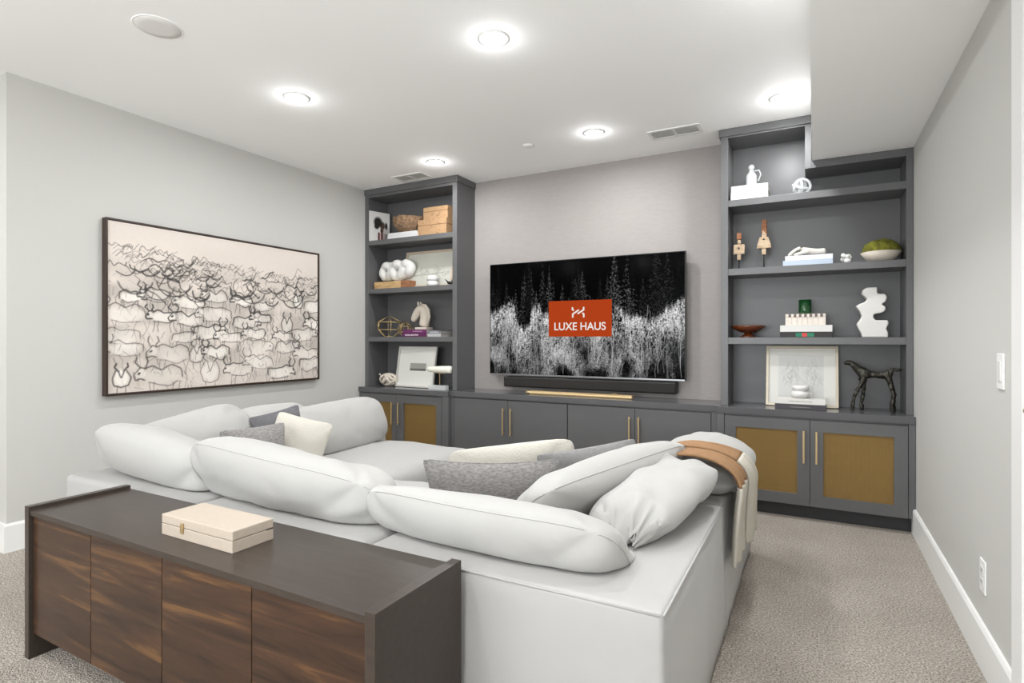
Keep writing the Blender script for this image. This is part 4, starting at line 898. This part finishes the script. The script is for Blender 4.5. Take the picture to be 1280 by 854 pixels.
# ---- right bookcase, third shelf
zs = 1.21
t = thing('amber_bowl', 'shallow footed amber glass bowl', 'bowl', (-.417, 4.355, zs))
obj('bowl', MB().lathe([(0, .036), (.045, .036), (.09, .055), (.12, .082), (.116, .085), (.085, .062), (.04, .046), (0, .044)], n=36), AMBER, t); obj('foot', MB().lathe([(0, 0), (.05, 0), (.052, .008), (.03, .02), (.024, .0355), (0, .0355)], n=30), AMBER, t)
book('black book with green and red spine band, at the bottom of its stack', .314, .23, .038, (44, 42, 42), (-.047, 4.365, zs), band=[(-.06, -.022, (30, 130, 96)), (-.022, .008, (214, 70, 66)), (.008, .05, (30, 130, 96))])
book('thick white book on the black book with the coloured band', .312, .23, .044, (236, 235, 231), (-.047, 4.365, zs + .0385))
t = thing('bone_inlay_box', 'rectangular patterned bone inlay box on the thick white book', 'box', (-.05, 4.37, zs + .083))
IV = mat('bone inlay', (206, 198, 188), .5, var=.1, vscale=60); obj('body', MB().box(-.122, .122, -.075, .075, 0, .055), IV, t, bevel=.002); obj('lid', MB().box(-.122, .122, -.075, .075, .0555, .078), IV, t, bevel=.002)
DK = mat('dark inlay', (98, 86, 80), .5)
for k in range(7): obj('inlay_tile', MB().box(-.103 + k * .032, -.087 + k * .032, -.0765, -.0755, .056, .077), DK, t)
for k in range(6): obj('inlay_strip', MB().box(-.084 + k * .032, -.081 + k * .032, -.0765, -.0755, .004, .053), mat('pale inlay', (172, 162, 152), .5), t)
t = thing('green_votive', 'dark green glass votive cup on the patterned box', 'candle', (-.053, 4.37, zs + .1612))
obj('cup', MB().lathe([(0, 0), (.034, 0), (.0395, .012), (.040, .10), (.0365, .10), (.036, .014), (0, .010)], n=32), GREENG, t); obj('wax', MB().lathe([(0, .0105), (.0355, .0145), (.0358, .06), (0, .06)], n=28), mat('green wax', (60, 110, 62), .5), t)
t = thing('wavy_vase', 'tall white wavy sculptural vase near the right wall', 'vase', (.336, 4.365, zs))
ol = [(855, 575), (845, 535), (812, 482), (800, 440), (835, 400), (850, 360), (830, 315), (790, 265), (830, 240), (880, 225), (910, 195), (880, 170), (850, 140), (860, 100), (900, 80), (1005, 80), (1008, 145), (1080, 145), (1105, 180), (1090, 225), (1045, 250), (1090, 275), (1090, 310), (1050, 335), (975, 345), (965, 370), (985, 405), (1110, 408), (1120, 440), (1095, 490), (1115, 530), (1118, 575)]
o = obj('body', MB().prismy([((x - 955) * .00055, (575 - z) * .00066) for x, z in ol], -.055, .055), PLASTER, t); remesh(o, .005, 9); lo = min(v.co.z for v in o.data.vertices)
for v in o.data.vertices: v.co.z -= lo
# ---- right counter
zs = ZT
Hh, W = 96, 104; im = np.ones((Hh, W, 3)) * np.array(lin((214, 213, 206))[:3]); im[12:84, 16:86] = lin((200, 200, 196))[:3]
for cx in (38, 66):
    for i in range(26):
        q = [(cx + RNG.normal() * 6, 34 + RNG.normal() * 9)]
        for k in range(4): q.append((q[-1][0] + RNG.normal() * 4, q[-1][1] + RNG.uniform(1, 9)))
        stroke(im, q, .8, RNG.uniform(.15, .4), lin((120, 120, 118))[:3])
framed('large sketch print in a wide champagne frame on the right counter', .452, .425, (-.076, 4.40, zs + .0008), .15, (178, 168, 150), im, fw=.017)
book('charcoal book lying under the white book on the right counter', .309, .10, .034, (70, 66, 70), (-.079, 4.265, zs), marks=(-.06, .06, (150, 140, 140), .012, .018)); book('white book under the small round white vase', .30, .10, .038, (238, 236, 230), (-.08, 4.265, zs + .0345), marks=(-.07, .07, (170, 168, 162), .016, .023))
t = thing('round_vase', 'small squat white ceramic vase with a wide collar', 'vase', (-.08, 4.265, zs + .073))
obj('body', MB().lathe([(0, 0), (.042, 0), (.056, .016), (.058, .032), (.05, .046), (.040, .05), (.052, .056), (.054, .085), (.048, .086), (.046, .06), (.03, .048), (0, .03)], n=32), WHITE, t)
obj('handle', MB().tube([(.05, 0, .036), (.066, 0, .030), (.064, 0, .014), (.054, 0, .012)], .005, 7), WHITE, t)
t = thing('bronze_horse', 'rough dark bronze horse sculpture standing on long thin legs', 'sculpture', (.329, 4.285, zs), 0)
V = [(.06, 0, .255), (-.02, 0, .262), (-.052, 0, .272), (-.10, 0, .32), (-.125, 0, .338), (-.155, 0, .325),            # 0-5 body, neck, head
     (-.045, -.025, .22), (-.075, -.03, .165), (-.10, -.03, .10), (-.108, -.03, .02), (-.04, .028, .21), (-.042, .03, .13), (-.052, .03, .07), (-.050, .03, .018),
     (.085, 0, .27), (.098, -.02, .215), (.118, -.024, .13), (.108, -.024, .075), (.112, -.024, .018), (.105, .02, .21), (.128, .026, .13), (.12, .026, .07), (.124, .026, .018), (.12, 0, .295), (.165, 0, .292)]
Ed = [(0, 1), (1, 2), (2, 3), (3, 4), (4, 5), (2, 6), (6, 7), (7, 8), (8, 9), (2, 10), (10, 11), (11, 12), (12, 13), (0, 14), (14, 15), (15, 16), (16, 17), (17, 18), (14, 19), (19, 20), (20, 21), (21, 22), (14, 23), (23, 24)]
rr = [x * 1.25 for x in (.017, .018, .022, .017, .014, .009, .012, .009, .008, .011, .012, .009, .008, .011, .018, .013, .009, .009, .012, .012, .009, .009, .012, .009, .004)]
o = skin('body', V, Ed, rr, BRONZE, t, 2, 1)
for v in o.data.vertices: v.co += v.normal * .006 * noise.noise(v.co * 75)
lo = min(v.co.z for v in o.data.vertices)
for v in o.data.vertices: v.co.z -= lo
